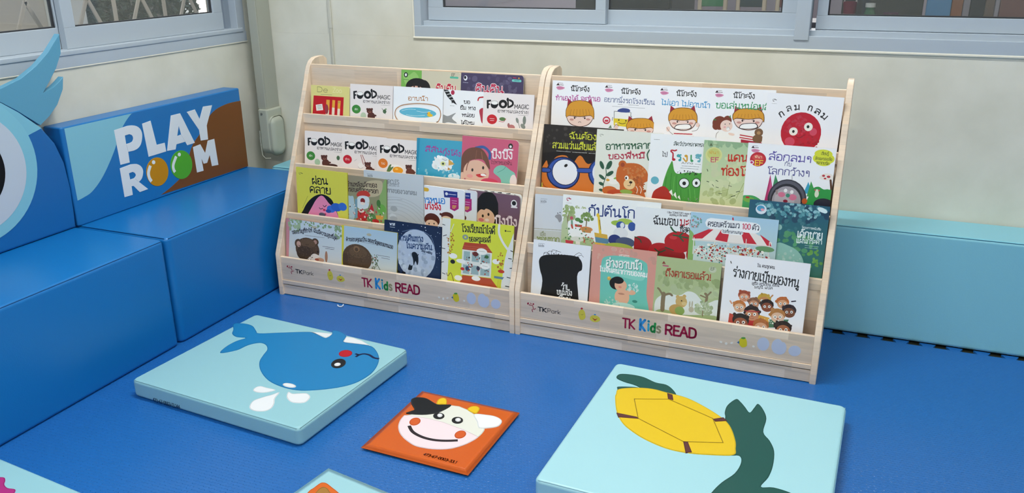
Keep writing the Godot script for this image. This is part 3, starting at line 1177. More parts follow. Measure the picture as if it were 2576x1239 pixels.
const COW := """white_face|e8e7dc|0|q|-121.8 12.2 -121.5 8.1 -121.3 2.2 -120.7 -4.6 -119.5 -11.3 -117.6 -18.0 -115.2 -25.1 -112.4 -32.1 -109.3 -38.7 -105.8 -44.7 -102.0 -50.4 -97.9 -55.7 -93.8 -60.7 -89.6 -65.1 -85.3 -69.2 -80.8 -72.9 -76.1 -76.5 -71.3 -79.9 -66.4 -83.2 -61.1 -86.3 -55.0 -89.5 -47.9 -92.9 -40.2 -96.5 -32.1 -99.7 -23.9 -101.8 -15.7 -102.7 -7.3 -102.6 1.2 -101.9 9.4 -100.8 17.5 -99.3 25.5 -97.3 33.3 -94.8 40.6 -91.9 47.5 -88.8 53.9 -85.3 60.0 -81.4 65.9 -76.8 71.4 -71.3 76.7 -65.2 81.7 -58.6 86.2 -51.8 90.2 -44.5 93.9 -36.7 97.0 -29.0 99.5 -22.3 101.2 -17.0 102.2 -12.7 102.8 -8.6 103.3 -3.8 103.9 2.1 104.3 8.7 104.5 15.2 104.1 21.2 103.7 26.1 103.0 30.2 101.4 34.6 98.2 40.0 92.6 47.2 85.0 55.6 76.8 64.2 69.2 71.4 62.7 76.9 56.5 81.5 50.5 85.5 44.3 89.3 37.3 93.3 29.8 97.2 23.1 100.5 18.4 102.8 -10.2 109.9 -33.2 105.9 -66.7 69.3 -92.4 35.3 -121.8 12.2
pink_muzzle|f3dee3|1|q|-121.8 12.2 -121.5 8.1 -121.3 2.2 -120.7 -4.6 -119.5 -11.3 -117.6 -18.0 -115.2 -25.1 -112.4 -32.1 -109.3 -38.7 -105.8 -44.7 -102.0 -50.4 -97.9 -55.7 -93.8 -60.7 -89.6 -65.1 -85.3 -69.2 -80.8 -72.9 -76.1 -76.5 -71.3 -79.9 -66.4 -83.2 -61.1 -86.3 -55.0 -89.5 -47.9 -92.9 -40.2 -96.5 -32.1 -99.7 -23.9 -101.8 -15.7 -102.7 -7.3 -102.6 1.2 -101.9 9.4 -100.8 17.5 -99.3 25.5 -97.3 33.3 -94.8 40.6 -91.9 47.5 -88.8 53.9 -85.3 60.0 -81.4 65.9 -76.8 71.4 -71.3 76.7 -65.2 81.7 -58.6 86.2 -51.8 90.2 -44.5 93.9 -36.7 97.0 -29.0 99.5 -22.3 101.3 -16.5 102.3 -11.2 102.9 -6.9 103.3 -3.8 54.2 10.8 -13.5 22.5 -55.1 23.5 -94.3 19.3
black_ear|17181b|2|p|-144.7 86.2 -143.6 99.2 -133.7 107.1 -109.5 110.4 -69.2 94.3 -49.9 100.4 -32.1 106.4 -34.9 82.8 -49.6 53.5 -79.4 32.2 -120.9 21.7 -116.3 35.3 -111.6 47.6 -131.6 67.8
horn_patch|eec522|2|p|-70.8 94.7 -77.6 117.4 -71.4 129.7 -59.1 128.0 -46.3 105.1 -57.7 99.2
horn_patch|eec522|2|p|18.6 101.3 21.0 119.5 34.1 126.6 45.7 119.6 49.3 105.6 47.0 92.0
white_ear|f0f2f2|2|p|44.8 87.0 78.1 97.6 104.3 98.7 125.8 86.6 128.9 62.6 115.6 46.4 86.8 32.7 69.0 56.5
eye_patch|1b1b1c|2|p|-22.5 49.8 -20.6 42.2 -22.8 35.0 -28.6 30.3 -36.4 29.2 -44.1 32.1 -49.8 38.3 -51.8 46.0 -49.6 53.2 -43.7 58.0 -35.8 59.0 -28.1 56.0
eye_highlight|f4f2f4|3|p|-27.8 49.1 -26.5 44.6 -27.2 40.7 -29.7 38.3 -33.4 38.0 -37.3 40.0 -40.4 43.8 -41.8 48.2 -41.1 52.2 -38.6 54.6 -34.8 54.8 -30.9 52.8
eye_patch|1b1b1c|2|p|32.0 49.6 33.8 41.8 31.5 34.6 25.8 29.9 18.1 28.9 10.5 31.9 5.0 38.2 3.1 46.0 5.3 53.3 11.1 58.1 18.9 59.1 26.6 56.0
eye_highlight|f4f2f4|3|p|26.7 48.4 27.9 44.0 26.9 40.0 24.0 37.4 20.1 37.0 16.0 38.9 13.0 42.6 11.8 47.0 12.8 51.0 15.7 53.6 19.7 54.0 23.7 52.0
cheek_patch|d95e28|2|p|-69.7 6.9 -65.5 -1.8 -65.0 -11.4 -68.3 -19.2 -74.5 -23.2 -82.0 -22.4 -88.9 -16.9 -93.2 -8.3 -93.8 1.3 -90.5 9.3 -84.2 13.4 -76.5 12.5
cheek_patch|d95e28|2|p|66.9 -1.9 70.6 -10.5 70.5 -20.0 66.8 -27.8 60.5 -31.9 53.2 -31.1 46.9 -25.8 43.2 -17.1 43.1 -7.6 46.8 0.4 53.2 4.5 60.6 3.7
mouth_line|2c2126|2|l|9.0 -82.9 -28.5 -59.5 -49.9 -26.2 -61.2 5.9 -61.7 35.5 -53.6 63.3 -40.0
code_print|4a0c0c|0|t|1.6 9.9 13.9 -128.8 104.5 -128.9 473-67-0003-33.1"""
const TURTLE := """turtle_body|21564f|0|p|33.8 117.6 27.3 148.6 27.2 186.9 41.5 226.8 54.9 216.6 70.0 194.8 85.1 172.1 91.8 200.6 97.8 224.4 114.4 199.9 128.2 158.2 130.3 93.0 150.3 59.4 166.0 18.5 171.7 -41.5 168.8 -91.4 158.9 -134.1 184.7 -126.0 223.3 -131.9 262.9 -156.1 294.4 -220.6 251.9 -290.8 160.2 -343.2 82.7 -312.6 59.0 -244.6 64.5 -198.2 77.7 -151.7 97.7 -106.2 103.4 -59.9 94.9 -32.5 67.3 -35.7 35.6 34.6
turtle_flipper|21564f|0|p|-278.6 213.9 -276.5 239.1 -244.2 248.8 -210.6 247.1 -173.6 231.1 -144.8 230.2 -122.8 212.8 -105.9 184.0 -125.5 168.3 -174.6 169.4 -216.9 193.1 -253.6 200.8
turtle_flipper|21564f|0|p|-259.3 159.6 -258.6 169.9 -218.1 184.9 -202.4 180.2 -226.5 153.2 -252.7 151.0
yellow_shell|e9c322|1|p|-249.1 107.9 -252.8 128.4 -254.2 155.7 -216.7 180.1 -173.8 192.4 -130.6 188.3 -77.2 181.6 -20.4 152.4 29.3 115.7 54.9 80.9 75.4 27.1 81.9 -6.0 82.6 -34.9 38.0 -54.1 -10.2 -68.0 -58.3 -71.3 -105.1 -59.8 -149.3 -38.8 -192.0 -6.0 -223.4 40.9
stitch_line|9a7d1c|2|k|2.0 -201.2 121.2 -118.7 155.1 5.6 105.5 50.4 5.5 -36.5 -27.2 -165.0 32.1 -201.2 121.2
brown_strap|633434|2|q|-130.5 185.3 -115.0 181.6 -106.0 154.8 -120.6 155.7
brown_strap|633434|2|q|5.7 102.2 29.0 120.9 41.1 107.5 14.6 92.8
brown_strap|633434|2|q|-37.6 -26.5 -27.2 -23.2 -8.1 -63.6 -21.5 -71.7
brown_strap|633434|2|q|-223.2 36.9 -170.0 38.0 -162.4 31.2 -212.1 17.9"""
const PLUM := """magenta_petal|b02d7c|0|p|-196.3 244.2 -191.9 250.2 -180.9 253.6 -168.1 247.6 -156.2 237.7 -137.2 232.8 -116.8 237.2 -104.0 225.1 -100.6 209.1 -69.9 195.0 -78.3 183.4 -115.1 184.4 -125.8 171.6 -161.9 188.2 -172.4 206.0 -204.2 221.4"""
const SNAIL := """orange_patch|d8651e|0|p|-117.4 50.2 -118.3 70.3 -118.4 89.9 -113.4 96.4 -103.4 97.7 -81.1 92.3 -57.8 86.3 -7.9 70.8 35.3 40.8 36.3 -12.1 -20.3 -36.0 -93.6 -4.0
olive_patch|a87836|1|p|-101.3 60.0 -104.4 73.8 -100.8 83.3 -88.2 83.6 -73.9 76.6 -28.9 58.0 -5.8 15.9 -43.3 4.1 -93.0 30.8"""
const PLAY := """light_blue_patch|85c3d6|0|q|-396.1 310.0 -315.2 310.0 -224.7 310.0 -124.8 310.0 -131.2 310.0 -140.5 304.3 -150.7 297.0 -160.3 289.5 -168.8 281.9 -177.2 273.9 -185.3 265.3 -193.2 255.9 -200.5 245.3 -207.4 233.9 -214.4 222.0 -221.9 210.6 -230.0 199.5 -238.5 188.5 -247.2 177.7 -256.4 167.0 -265.9 156.1 -275.8 145.3 -286.0 134.9 -296.3 125.4 -307.1 116.6 -318.3 108.4 -329.3 101.3 -339.3 95.5 -348.2 91.7 -356.3 89.3 -363.8 87.8 -371.1 86.3 -378.7 84.8 -386.2 83.5 -392.7 82.6 -397.3 81.9
brown_patch|7b4a22|0|q|407.0 265.5 396.8 266.0 376.9 266.8 354.9 267.2 334.5 266.6 316.0 265.0 297.6 262.6 280.0 259.4 263.9 255.1 249.8 249.7 236.9 243.3 225.0 236.0 213.1 227.6 201.3 217.5 189.9 205.9 178.9 194.4 168.4 184.4 158.3 176.6 148.6 170.0 139.5 164.0 131.3 157.5 124.0 150.7 117.5 143.9 111.7 136.7 106.0 128.6 101.1 119.0 96.9 108.3 92.4 97.5 86.3 87.2 78.5 77.4 69.6 67.8 59.5 58.7 48.1 50.4 34.8 43.0 19.8 36.4 4.5 30.5 -9.9 25.2 -24.2 20.3 -38.7 16.1 -51.3 12.6 -60.0 10.2 159.4 7.4 407.0 4.3"""
const PLAY_LETTERS := """letter_p|e2e8ee|1|q|-172.4 152.7 -211.4 153.9 -214.3 270.2 -157.1 273.5 -153.0 273.1 -147.0 272.6 -140.5 271.9 -134.6 270.8 -129.6 269.4 -124.7 267.6 -120.2 265.6 -116.1 263.1 -112.4 260.3 -109.1 257.1 -106.2 253.7 -104.0 249.8 -102.5 245.7 -101.6 241.3 -101.2 236.6 -101.7 231.4 -103.0 225.5 -105.1 218.9 -107.8 212.4 -110.8 206.8 -114.0 202.4 -117.6 198.7 -121.5 195.6 -125.9 193.1 -130.7 191.1 -135.9 189.7 -141.4 188.8 -147.1 188.1 -153.5 188.0 -160.6 188.4 -167.0 188.9 -171.2 189.2 -174.2 215.9 -161.1 216.3 -158.8 216.6 -155.3 217.1 -151.6 217.8 -148.7 218.9 -146.4 220.7 -144.5 223.0 -143.0 225.5 -142.1 228.0 -141.9 230.8 -142.2 233.7 -143.1 236.5 -144.5 239.0 -146.8 241.0 -150.0 242.7 -153.0 244.2 -155.1 245.2 -174.3 244.4 -174.5 215.9 -171.5 189.2
letter_l|e2e8ee|1|q|-94.6 269.0 -56.1 272.4 -45.4 186.2 -8.1 185.4 -7.0 154.4 -88.7 153.4
letter_a|e2e8ee|1|q|44.8 168.8 37.7 151.9 -2.5 155.1 38.6 273.1 83.4 273.3 135.0 155.6 95.6 154.7 88.5 169.3 73.5 198.7 68.3 230.8 54.1 197.0 73.2 198.7 88.2 169.2
letter_y|e2e8ee|1|q|115.8 272.1 157.6 274.4 174.9 235.7 200.5 277.3 248.3 274.5 206.6 205.8 204.2 154.0 165.7 157.3 164.5 197.7
letter_r|e2e8ee|1|q|-112.8 45.3 -151.0 44.5 -172.5 71.8 -181.0 72.9 -181.8 43.0 -216.8 44.4 -216.9 143.2 -170.5 145.9 -165.6 145.2 -158.7 144.2 -151.2 142.8 -144.7 141.0 -139.7 138.6 -135.2 135.8 -131.3 132.6 -128.2 129.1 -125.5 125.2 -123.5 120.9 -122.3 116.3 -122.2 111.5 -123.3 106.0 -125.5 99.9 -128.3 94.2 -131.5 89.4 -135.4 85.9 -139.9 83.2 -144.2 81.2 -147.0 79.9 -164.5 97.2 -162.7 98.3 -160.0 100.0 -157.3 102.0 -155.7 104.0 -155.5 106.3 -156.0 108.7 -157.2 111.2 -158.5 113.3 -160.5 115.1 -163.1 116.8 -165.6 118.2 -167.4 119.2 -182.9 118.2 -182.1 96.7 -164.7 97.0 -147.3 79.7
letter_m|e2e8ee|1|q|122.0 142.3 160.9 145.0 179.9 107.7 201.0 150.0 236.8 149.7 240.9 48.1 205.9 51.5 201.6 95.8 183.4 69.3 164.6 70.1 156.7 93.0 159.8 44.7 125.1 46.0
orange_letter_o|c98b12|1|p|-11.1 81.9 -22.9 58.7 -44.9 45.2 -71.0 45.0 -94.0 57.8 -108.0 80.0 -109.5 105.7 -98.2 128.2 -77.0 141.8 -51.3 142.8 -27.8 130.6 -13.0 108.3
green_letter_o|55ad32|1|p|107.1 80.0 94.9 56.0 71.8 41.9 44.3 41.6 19.8 54.8 4.8 77.8 2.9 104.3 14.6 127.6 36.9 141.7 64.0 142.8 88.9 130.3 104.8 107.3
shine_patch|e6ecef|2|l|12.5 -88.0 122.3 -100.8 100.9 -100.5 81.7 -93.4 67.8
shine_patch|e6ecef|2|p|-64.1 128.7 -65.8 125.6 -69.0 123.7 -72.9 123.7 -76.4 125.5 -78.7 128.6 -79.0 132.2 -77.3 135.3 -74.1 137.2 -70.2 137.2 -66.6 135.5 -64.4 132.4
shine_patch|e6ecef|2|l|11.9 35.1 127.2 16.9 103.3 13.7 87.2 18.6 73.6
shine_patch|e6ecef|2|p|58.2 128.9 56.6 125.8 53.5 124.0 49.6 124.0 46.2 125.7 44.0 128.6 43.6 132.1 45.3 135.1 48.4 136.9 52.2 137.0 55.7 135.3 57.9 132.3"""
const LIP_PRINT := """runner_print|a01f3c|0|p|47.6 110.5 46.6 108.7 45.2 107.5 43.7 107.3 42.5 108.1 42.0 109.7 42.3 111.6 43.3 113.4 44.7 114.5 46.2 114.7 47.4 114.0 47.9 112.4
runner_print|a01f3c|0|p|65.7 112.1 65.3 110.6 64.3 109.4 62.9 108.8 61.5 109.0 60.4 109.8 60.1 111.2 60.4 112.7 61.5 113.9 62.9 114.5 64.3 114.3 65.3 113.5
runner_print|a01f3c|0|k|2.2 52.1 113.9 56.8 110.9
runner_print|a01f3c|0|k|2.6 47.7 107.1 60.3 106.4 64.6 92.4 70.6 98.4
runner_print|a01f3c|0|k|2.4 60.3 94.6 58.5 90.8 60.7 84.1
name_print|14161c|0|t|2.9 13.6 78.0 90.8 107.5 90.7 TK
name_print|14161c|0|t|1.4 13.6 108.8 90.5 153.8 91.2 Park
chick_print|d9c94a|0|p|213.1 94.5 211.8 106.2 216.8 115.6 224.0 118.9 230.2 114.5 233.5 104.3 233.8 92.5 226.7 84.9 217.4 84.4
chick_print|b83040|1|p|225.4 122.3 225.0 120.7 223.7 119.3 221.9 118.6 220.1 118.7 218.8 119.7 218.3 121.2 218.7 122.9 220.0 124.3 221.8 125.0 223.6 124.8 224.9 123.9
chick_print|7a7a30|1|l|1.0 219.1 102.0 223.3 100.5 227.3 104.4
chick_print|d9c94a|0|p|249.3 89.7 250.1 99.5 258.1 105.1 268.3 105.7 278.6 100.9 280.9 91.7 271.4 84.7 258.6 83.7
chick_print|b82a30|1|q|255.2 97.1 264.6 92.7 273.6 97.4 264.7 87.9
chick_print|4a90c0|1|p|267.7 108.8 267.3 107.7 266.0 106.7 264.2 106.1 262.4 106.1 261.1 106.7 260.6 107.6 261.1 108.8 262.4 109.8 264.1 110.4 265.9 110.4 267.2 109.8
title_print|a52048|0|t|5.3 29.7 350.8 80.9 390.5 81.2 TK
title_print|3a98dc|0|t|7.9 34.7 403.3 81.3 422.0 81.3 K
title_print|3fb0d0|0|t|6.3 33.5 427.7 83.4 434.6 83.5 i
title_print|38a858|0|t|6.8 28.3 436.6 81.7 452.2 81.2 d
title_print|cdc29a|0|t|6.3 31.3 455.0 81.7 468.6 81.9 s
title_print|a52048|0|t|6.2 30.2 480.2 80.8 575.0 82.7 READ
dot_print|eae6de|0|p|648.8 82.7 647.9 81.3 646.2 80.5 644.1 80.6 642.2 81.4 641.1 82.9 640.9 84.5 641.8 85.9 643.5 86.7 645.6 86.6 647.4 85.8 648.6 84.4
dot_print|eae6de|0|p|663.7 81.8 663.4 79.7 662.2 78.0 660.4 77.1 658.6 77.3 657.1 78.6 656.5 80.5 656.8 82.7 658.1 84.4 659.8 85.2 661.7 85.0 663.1 83.8
dot_print|eae6de|0|p|679.3 88.2 679.4 86.6 678.5 84.8 676.8 83.3 674.8 82.6 673.1 82.7 672.0 83.8 671.9 85.4 672.9 87.2 674.5 88.7 676.5 89.4 678.3 89.3
dot_print|eae6de|0|p|739.8 84.9 739.1 83.5 737.6 82.7 735.8 82.7 734.1 83.4 733.1 84.8 733.0 86.4 733.8 87.8 735.3 88.6 737.1 88.6 738.7 87.8 739.7 86.5
chick_print|d9c92c|0|p|697.0 85.2 695.2 96.6 699.1 104.4 707.8 108.0 714.8 104.1 718.1 91.5 716.6 82.1 705.8 77.1
chick_print|5a9a4a|1|p|712.7 107.8 712.0 106.2 709.8 104.7 706.8 103.7 703.6 103.6 701.3 104.3 700.3 105.6 701.0 107.3 703.2 108.8 706.3 109.7 709.4 109.9 711.8 109.2
chick_print|3a6a9a|1|q|689.4 90.5 696.2 95.8 696.9 86.7
egg_print|c3cbe0|0|p|778.9 100.8 777.6 90.3 772.2 81.7 764.2 77.5 755.7 78.7 749.0 85.1 745.9 94.9 747.2 105.5 752.6 114.0 760.6 118.2 769.1 116.9 775.8 110.6
egg_print|c3cbe0|0|p|785.3 93.4 788.1 110.0 797.3 119.6 806.0 119.6 813.1 113.4 819.7 112.1 825.5 100.7 824.4 85.4 814.6 74.5 801.5 73.7 790.9 79.3
egg_print|c3cbe0|0|p|864.9 94.8 863.5 86.3 858.1 79.3 850.0 75.6 841.5 76.2 834.9 81.0 831.9 88.8 833.3 97.3 838.8 104.3 846.8 108.0 855.3 107.3 861.9 102.5"""
const GLYPHS := """ก 7.2|1 0 1 5.5 2 6.8 .8 7.8 1.5 9.3 3.5 10 5.5 9.3 6 7.5 6 0
ข 7|o 1.7 8.7 1|2.6 9.2 3 8 1.9 6.5 1.8 1.5 2.3 .2 4.4 0 5.8 1 6 10
ค 7|o 3.1 4.6 1|2.4 3.8 1.2 1.8|1.2 0 .9 5 1.4 8.6 3.5 10 5.6 9 6 7 6 0
ง 5.8|o 3.1 8.8 1|4.2 8.6 4.3 1.6 3.5 0 2.6 .4 .4 4.6
จ 6.6|o 2.2 4.4 1|2.9 3.5 3.4 .4 4.6 .1 5.6 4 5.6 7.5 4.6 9.6 2.8 10 1 9 .5 7.8
ฉ 7.6|o 1.9 4.4 1|2.6 3.6 2.6 .4 3.8 1 5.4 2.6|.5 8 1.4 9.5 3.2 10 5 9.4 5.6 7.5 5.6 .6|o 6.4 .9 .9
ช 7.6|o 1.7 8.7 1|2.6 9.2 3 8 1.9 6.5 1.8 1.2 2.4 0 4.6 0 5.8 1 5.8 7.5 6.4 9 7.4 10.6
ซ 7.8|o 1.7 8.7 1|2.6 9.2 3 8 1.9 6.5 1.8 1.2 2.4 0 4.6 0 5.8 1 5.8 7.5 6.4 9 7.4 10.6|5.8 8 4.6 9.4
ด 7.2|o 2.7 4.4 1|2.2 3.4 1.4 .4 .8 1.5 .6 5 1.2 8.4 3.3 10 5.5 9 6 7 6 0
ต 7.2|o 2.7 4.4 1|2.2 3.4 1.4 .4 .8 1.5 .6 5 1 8 2.1 9.9 3.4 8.8 4.7 9.9 5.8 8.4 6 7 6 0
ถ 7.2|o 1.8 .9 .9|1 1.5 1 5.5 2 6.8 .8 7.8 1.5 9.3 3.5 10 5.5 9.3 6 7.5 6 0
ท 7.2|o 1.3 8.9 .9|2.2 8.6 2.2 0|2.2 5 3.4 8.6 4.8 10 5.9 9 6 7.5 6 0
ธ 6.4|5.6 9.8 3.4 10 1.2 9.4 1.2 7.8 3 7 5 6.4 5.4 5 5.4 1 4.4 0 1.6 0 1.1 .8 1.1 3.8
น 7.8|o 1.3 8.9 .9|2.2 8.6 2.2 1 2.8 .5 5.6 2.6|!5.8 10 5.8 1|o 6.5 .9 .9
บ 7.2|o 1.3 8.9 .9|2.2 8.6 2.2 1 3 0 5.2 0 6 1 6 10
ป 7.2|o 1.3 8.9 .9|2.2 8.6 2.2 1 3 0 5.2 0 6 1 6 13.4
ผ 7.4|o 2.3 8.9 .9|!1.2 9 1.2 0 3.7 4.6 6.2 0 6.2 10
ฝ 7.4|o 2.3 8.9 .9|!1.2 9 1.2 0 3.7 4.6 6.2 0 6.2 13.4
พ 8|o 1.2 8.9 .9|!2 8.8 2.2 0 4.2 7 6.2 0 6.6 10
ฟ 8|o 1.2 8.9 .9|!2 8.8 2.2 0 4.2 7 6.2 0 6.6 13.4
ม 7.6|o 1.3 8.9 .9|2.2 8.6 2.2 1.6|o 1.6 .9 .9|2.4 .6 4 1.2 6.2 1.6|!6.2 10 6.2 0
ย 7.2|o 1.9 8.9 .9|1 8.6 1.2 6.8 3 5.8 1.5 4.8 1.2 1 2.2 0 5 0 6 1 6 10
ร 5.8|o 3.7 1 .9|4.5 1.4 4.6 5.6 3.6 6.8 1.2 7.1 .8 8.4 1.8 9.8 3.2 9.2 4.8 9.8
ล 7.2|o 1.7 1.2 1|1.2 2.2 1.6 4.6 3.4 5.4 5 4.6 6 3|.8 8 1.6 9.6 3.6 10 5.6 9.2 6 7.5 6 0
ว 6.2|o 4.2 1 .9|5 1.4 5.2 6.5 4.6 9.2 2.8 10 1.2 9.2 .6 7.8
ศ 7.4|o 3.1 4.6 1|2.4 3.8 1.2 1.8|1.2 0 .9 5 1.4 8.6 3.5 10 5.4 9 6 7 6 0|5.4 9 6.4 9.6 7.2 11
ส 7.4|o 1.7 1.2 1|1.2 2.2 1.6 4.6 3.4 5.4 5 4.6 6 3|.8 8 1.6 9.6 3.6 10 5.4 9.2 6 7.5 6 0|5.2 9 6.4 9.6 7.2 11
ห 7.4|o 1.3 8.9 .9|!2.2 8.6 2.2 0|2.2 4.2 4 6.6 5.4 7.2|o 5.6 8.6 .9|6.2 7.8 5.2 6.6 6 5.4 6.2 0
อ 6.6|o 1.8 5.2 .9|1 4.8 .9 1.2 2 0 4.6 0 5.6 1 5.6 7.5 4.6 9.6 2.8 10 1.2 9.3 .6 8
ญ 9|o 1.8 .9 .9|1 1.5 1 5.5 2 6.8 .8 7.8 1.5 9.3 3.1 10 4.7 9.3 5 7.5 5 0 7.8 0 7.9 10|o 5.4 -2.4 .7|6 -2 8 -3.2
ณ 9.2|o 1.8 .9 .9|1 1.5 1 5.5 2 6.8 .8 7.8 1.5 9.3 3 10 4.6 9.3 5 7.5 5 0 7.2 3|!7.4 10 7.4 1|o 8.1 .9 .8
ะ 5|o 1.4 7.4 .8|2 7 3.4 8.2 4 9.8|o 1.4 2.8 .8|2 2.4 3.4 3.6 4 5.2
า 5|.6 8 1.4 9.5 2.9 10 4 9 4.2 7.5 4.2 0
ำ 5|o -3.4 12.6 .8|.6 8 1.4 9.5 2.9 10 4 9 4.2 7.5 4.2 0
เ 3.6|o 2.2 .9 .9|!1.3 1.2 1.3 10
แ 6.6|o 2.2 .9 .9|!1.3 1.2 1.3 10|o 5.2 .9 .9|!4.3 1.2 4.3 10
โ 5|o 3.5 .9 .9|2.7 1.2 2.7 9 1 11.6 1.6 13.2 4 12.6 5.4 13.6
ใ 4.6|o 2.9 .9 .9|2.1 1.2 2.1 10 1.1 12 1.6 13.6 2.8 13.4 2.8 12.2
ไ 4.6|o 2.9 .9 .9|2.1 1.2 2.1 10.5 3 12 1 12.6 .6 13.8
ๆ 5.6|o 2 6.5 .9|1.2 7.4 1.4 9.5 3 10 4.2 9 4.4 7 4.4 0
ั 0|o -3.6 12.4 .7|-3 12 -1.8 12.3 -.6 13.8
ิ 0|-5.3 11.4 -4.6 12.9 -3 13.5 -1.2 12.6 -.9 11.4 -5.3 11.4
ี 0|-5.3 11.4 -4.6 12.9 -3 13.5 -1.2 12.6 -.9 11.4 -5.3 11.4|!-.8 11.4 -.8 14
ึ 0|-5.3 11.4 -4.6 12.9 -3 13.5 -1.2 12.6 -.9 11.4 -5.3 11.4|o -1 13.4 .7
ื 0|-5.3 11.4 -4.6 12.9 -3 13.5 -1.2 12.6 -.9 11.4 -5.3 11.4|!-.7 11.4 -.7 14|!-2 13 -2 14.4
ุ 0|o -1.8 -1.8 .7|!-1.1 -1.6 -1.1 -4
ู 0|o -2.9 -1.8 .7|-2.2 -1.8 -2 -3.6 -.7 -3.6 -.6 -1.4
็ 0|-4 11.4 -4.4 13 -3.2 13.4 -2.5 12.2 -1.4 13.4 -.2 14
่ 0|!-1.1 14.4 -1.1 16.8
้ 0|-3 16.4 -2.2 16.8 -2 15.6 -3 14.6 -1.5 15 -.1 16.8
๋ 0|!-1.4 14.2 -1.4 16.8|!-2.7 15.5 -.1 15.5
์ 0|o -1.8 14.8 .7|-1.2 15.2 -.2 16.8
A 7|!.4 0 3.4 10 6.4 0|!1.5 3.6 5.3 3.6
C 7|6.2 8.6 4 10 1.4 8.6 .8 5 1.4 1.4 4 0 6.2 1.4
D 7.2|!1 0 1 10 3 10|3 10 5.6 8.8 6.4 5 5.6 1.2 3 0 1 0
E 6|!5.4 10 1 10 1 0 5.4 0|!1 5.2 4.8 5.2
F 5.8|!5.4 10 1 10 1 0|!1 5.2 4.8 5.2
G 7.4|6.4 8.4 4 10 1.4 8.6 .8 5 1.4 1.4 4 0 6.4 1.2|!6.4 1.2 6.4 4.6 4.2 4.6
I 2.6|!1.3 0 1.3 10
K 6.8|!1 0 1 10|!6 10 1.4 4.8 6.2 0
L 5.4|!1 10 1 0 5 0
M 8.4|!.8 0 1.2 10 4.2 3 7.2 10 7.6 0
N 7.4|!1 0 1 10 6.4 0 6.4 10
O 8|4 10 1.4 8.6 .7 5 1.4 1.4 4 0 6.6 1.4 7.3 5 6.6 8.6 4 10
P 6.4|!1 0 1 10 3.6 10|3.6 10 5.6 9 5.8 6.8 4.6 5 3.4 4.6 1 4.6
R 6.8|!1 0 1 10 3.6 10|3.6 10 5.6 9 5.7 6.8 4.4 5 3.4 4.8 1 4.8|!3.6 4.8 6 0
S 6.4|5.6 8.8 3.4 10 1.2 8.8 1.4 6.4 3.2 5.2 5.2 4 5.6 1.6 3.4 0 .8 1.2
T 6.4|!.4 10 6 10|!3.2 10 3.2 0
U 7.2|1 10 1 4 1.6 1 3.6 0 5.6 1 6.2 4 6.2 10
Z 6.4|!.8 10 5.8 10 .8 0 5.8 0
a 5.8|!5 6.4 5 0|5 5 3.2 6.6 1.2 5.4 .7 3.2 1.4 .8 3.2 0 5 1.6
d 6|!5 10 5 0|5 5 3.2 6.6 1.2 5.4 .7 3.2 1.4 .8 3.2 0 5 1.6
e 5.8|.8 3.4 5.2 3.6 4.6 5.8 3 6.6 1.2 5.4 .7 3.2 1.4 .8 3.2 0 5 1
g 5.8|5 6.4 5 -1.6 3.4 -3 1 -2|5 5 3.2 6.6 1.2 5.4 .7 3.2 1.4 .8 3.2 .2 5 1.6
h 5.8|!1 10 1 0|1 4.6 2.8 6.6 4.6 5.8 5 4 5 0
i 2.4|!1.2 6.4 1.2 0|o 1.2 9 .3
k 5.4|!1 10 1 0|!4.8 6.4 1.2 2.8 5 0
l 2.4|!1.2 10 1.2 0
m 8|!1 6.4 1 0|1 4.8 2.6 6.6 4 5.4 4.1 0|4.1 4.8 5.6 6.6 7 5.4 7.1 0
n 5.8|!1 6.4 1 0|1 4.6 2.8 6.6 4.6 5.8 5 4 5 0
o 6|3 6.6 1.2 5.4 .7 3.2 1.2 1 3 0 4.8 1 5.3 3.2 4.8 5.4 3 6.6
p 6|!1 6.4 1 -3|1 5 2.8 6.6 4.8 5.4 5.3 3.2 4.6 .8 2.8 0 1 1.6
r 4|!1 6.4 1 0|1 4.4 2.4 6.4 3.8 6.2
s 5|4.4 5.6 2.6 6.6 1 5.4 1.8 3.8 3.6 3 4.4 1.4 2.8 0 .8 .8
t 4|1.8 9 1.8 1.4 2.6 0 3.8 .4|!.4 6.4 3.6 6.4
w 7.4|!.4 6.4 2 0 3.7 5.6 5.4 0 7 6.4
y 5.6|!.6 6.4 2.8 .6|!5 6.4 2 -3
0 6|3 10 1 8 .8 5 1 2 3 0 5 2 5.2 5 5 8 3 10
1 4|!1 8.4 2.4 10 2.4 0
2 6|.9 8 2 9.8 4.4 9.6 5 7.4 3.4 4.4 .8 0 3 .3 5.4 0
3 6|1 9 3 10 5 8.6 4.4 6.2 2.6 5.4 4.8 4.6 5.2 1.8 3.2 0 .8 1
4 6|!4.2 0 4.2 10 .6 3 5.6 3
6 6|4.8 9.6 2 7.6 .9 4 1.4 1 3.2 0 5 1.4 5 4 3.2 5.2 1.2 3.6
7 6|!.7 10 5.2 10 2.2 0|!1.6 5 4.6 5.4
- 4|!.6 4.4 3.4 4.4
. 2.6|o 1.3 .4 .4
! 2.8|!1.4 10.4 1.4 3.4|o 1.4 .5 .5"""

